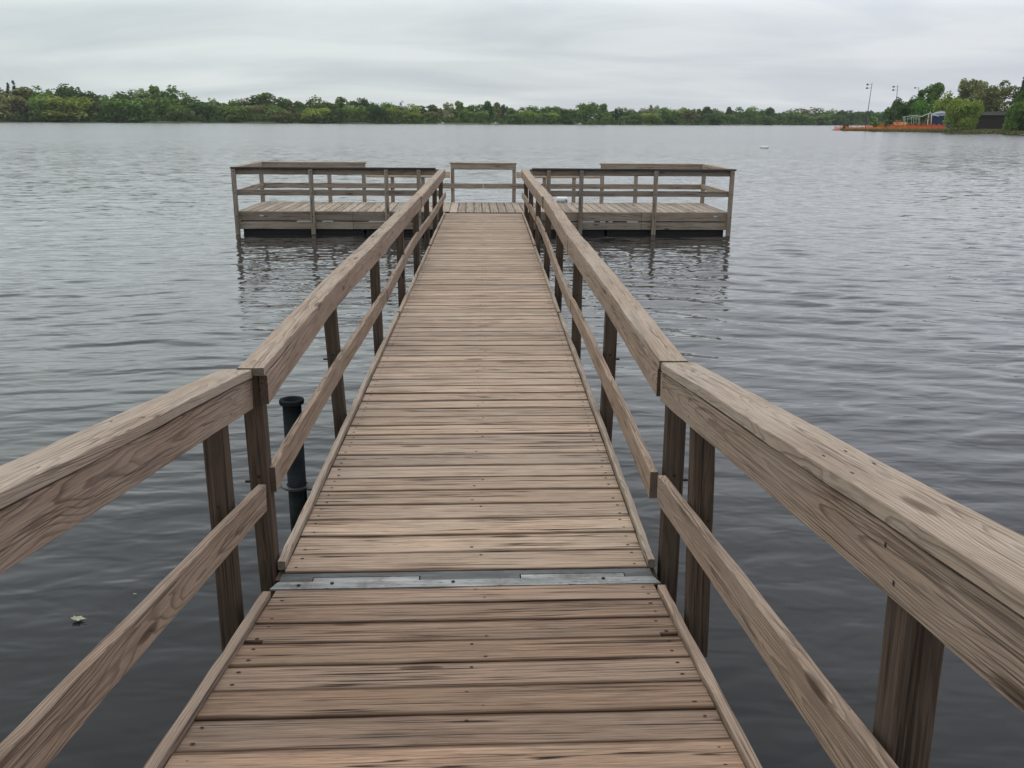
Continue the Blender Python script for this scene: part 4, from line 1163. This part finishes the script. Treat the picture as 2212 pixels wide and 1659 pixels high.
def hull(u0, u1, v, colm, label, off, tilt=0):
    px0, _ = Z5(u0, v); px1, _ = Z5(u1, v); d = pen_d((px0 + px1) / 2) + off
    A_, B_ = P5(u0, v, d), P5(u1, v, d); c = (A_ + B_) / 2; L = (B_ - A_).length
    b = empty("kayak", c, math.atan2(B_.y - A_.y, B_.x - A_.x)); tag(b, label, "kayak", "small boats on the point")
    mb = MB(); secs = []
    for s in np.linspace(-1, 1, 11):
        w_ = .42 * (1 - abs(s) ** 2.4) + .02; h_ = .24 + .10 * s * s
        secs.append([mb.vert((s * L / 2, w_ * math.cos(a), (h_ if math.sin(a) > 0 else .30) * math.sin(a))) for a in np.linspace(0, 6.283, 11)[:-1]])
    for A2, B2 in zip(secs, secs[1:]):
        for j in range(10): mb.face((A2[j], A2[(j + 1) % 10], B2[(j + 1) % 10], B2[j]))
    mb.build("hull", colm, b, True)
    mb = MB(); mb.lathe((0, 0, .21), [(.30, 0), (.34, .035), (.30, .06), (.26, .02), (.02, -.02)], 12); mb.build("cockpit", DBROWN, b)
hull(5, 255, 700, ORH, "orange kayak on top of the pair left of the white frame", 16)
hull(40, 250, 755, YEL, "yellow kayak under the orange one left of the white frame", 15)
hull(262, 475, 705, YEL, "upper yellow kayak at the foot of the white frame's left end", 17)
hull(258, 440, 752, YEL, "lower yellow kayak at the foot of the white frame's left end", 16)
hull(85, 290, 640, REDP, "dull red kayak behind the orange and yellow ones", 19)
px, py = Z4(660, 605); d = pen_d(px) + 8; p = bearing(px, py, d)
bb = empty("brown_building", pen(2150, 44)[0]); tag(bb, "low dark brown building with a shallow roof between willow and waterside bush", "building")
O4 = Vector(bb.location); dB = pen_d(2150) + 44
w4 = lambda u, v, dd=0: bearing(*Z4(u, v), dB + dd) - O4
mb = MB(); a = w4(1700, 492); b = w4(2010, 492); a0 = Vector((a.x, a.y, -.3)); b0 = Vector((b.x, b.y, -.3)); bk_ = (b0 - a0).normalized().cross(Vector((0, 0, -1))) * 8
for pts in ((a0, b0, b, a), (b0, b0 + bk_, b + bk_, b), (a0 + bk_, a0, a, a + bk_), (b0 + bk_, a0 + bk_, a + bk_, b + bk_)): mb.face([mb.vert(x) for x in pts])
mb.build("wall", DBROWN, bb)
mb = MB(); ex = (b - a).normalized() * .8; rd = Vector((0, 0, w4(1850, 452).z - a.z))
v = [mb.vert(x) for x in (a - ex - bk_ * .1, b + ex - bk_ * .1, b + ex * .2 + bk_ * .5 + rd, a - ex * .2 + bk_ * .5 + rd, b + ex + bk_ * 1.1, a - ex + bk_ * 1.1)]
mb.face((v[0], v[1], v[2], v[3])); mb.face((v[3], v[2], v[4], v[5])); mb.face((v[1], v[4], v[2])); mb.face((v[0], v[3], v[5])); mb.face((v[0], v[5], v[4], v[1]))
mb.build("roof", DROOF, bb)


HAZE = 0.00010
if HAZE:
    m, nt, out = new_mat("haze_air"); g = NT(nt)
    pv_ = g.n("ShaderNodeVolumePrincipled"); pv_.inputs["Density"].default_value = HAZE; pv_.inputs["Color"].default_value = (.86, .90, .93, 1)
    g.l(pv_.outputs[0], out.inputs["Volume"])
    mb = MB(); mb.box((300, 560, 33), 3900, 1500, 70)
    tag(mb.build("haze", m), None, None, None, "stuff")
# ------------------------------------------------------------------ sky and light
SUN_EL, SUN_AZ = R(63), R(-14)        # azimuth from +Y towards +X
w = bpy.data.worlds.new("World"); scene.world = w; w.use_nodes = True
nt = w.node_tree; nt.nodes.clear(); g = NT(nt)
out = g.n("ShaderNodeOutputWorld")
sky = g.n("ShaderNodeTexSky", sky_type="NISHITA", sun_disc=False, sun_elevation=SUN_EL, sun_rotation=SUN_AZ)
bg1 = g.n("ShaderNodeBackground"); bg1.inputs[1].default_value = .08; g.l(sky.outputs[0], bg1.inputs[0])
d = g.n("ShaderNodeTexCoord").outputs["Generated"]
sp = g.n("ShaderNodeSeparateXYZ"); g.l(d, sp.inputs[0])
zc = g.math("MAXIMUM", sp.outputs[2], 0.0)
den = g.math("ADD", zc, .17)
cx = g.math("DIVIDE", sp.outputs[0], den); cy = g.math("DIVIDE", sp.outputs[1], den)
cb = g.n("ShaderNodeCombineXYZ"); g.l(cx, cb.inputs[0]); g.l(cy, cb.inputs[1])
c1 = g.noise(g.vec(cb.outputs[0], (.75, 1.5, 1), (4.3, 1.2, 0)), 1.0, 5, .5, .5)
c2 = g.noise(g.vec(cb.outputs[0], (.12, .45, 1), (1.7, 9.1, 3)), 1.0, 3, .5, .2)
cl = g.math("ADD", g.math("MULTIPLY", c1, .6), g.math("MULTIPLY", c2, .5))
ccol = g.ramp(cl, [(.41, (.52, .555, .60)), (.53, (.615, .655, .68)), (.65, (.755, .79, .79))])
tn = g.ramp(g.math("ADD", .5, g.math("MULTIPLY", sp.outputs[0], .75)), [(.2, (.965, .995, .985)), (.5, (.985, .993, .993)), (.8, (.985, .975, 1.025))])
ccol = g.mix(1.0, ccol, tn, "MULTIPLY")
# overcast: brighter overhead and ahead, duller behind; brightest low band added to lift water
up = g.math("MULTIPLY", g.ramp(zc, [(0, .5), (.10, .54), (.18, .93), (.32, .92), (.52, .64), (1.0, .68)]), 2.0)
bk = g.ramp(g.math("ADD", .5, g.math("MULTIPLY", sp.outputs[1], .5)), [(.1, .78), (.6, 1.0)])
st = g.math("MULTIPLY", up, bk)
hz = g.ramp(zc, [(0, 1.06), (.08, 1.0)])
st = g.math("MULTIPLY", st, hz)
bg2 = g.n("ShaderNodeBackground"); g.l(ccol, bg2.inputs[0]); g.l(st, bg2.inputs[1])
mx = g.n("ShaderNodeMixShader"); mx.inputs[0].default_value = .93
g.l(bg1.outputs[0], mx.inputs[1]); g.l(bg2.outputs[0], mx.inputs[2]); g.l(mx.outputs[0], out.inputs[0])
sl = bpy.data.lights.new("sun", "SUN"); sl.energy = 1.2; sl.angle = R(40); sl.color = (1, .96, .9)
so = bpy.data.objects.new("sun", sl); COL.objects.link(so)
sd = Vector((math.sin(SUN_AZ) * math.cos(SUN_EL), math.cos(SUN_AZ) * math.cos(SUN_EL), math.sin(SUN_EL)))
so.rotation_euler = sd.to_track_quat("Z", "Y").to_euler()
so.location = (0, 0, 60)
scene.view_settings.view_transform = "Standard"; scene.view_settings.look = "None"
scene.view_settings.exposure = 0; scene.view_settings.gamma = 1
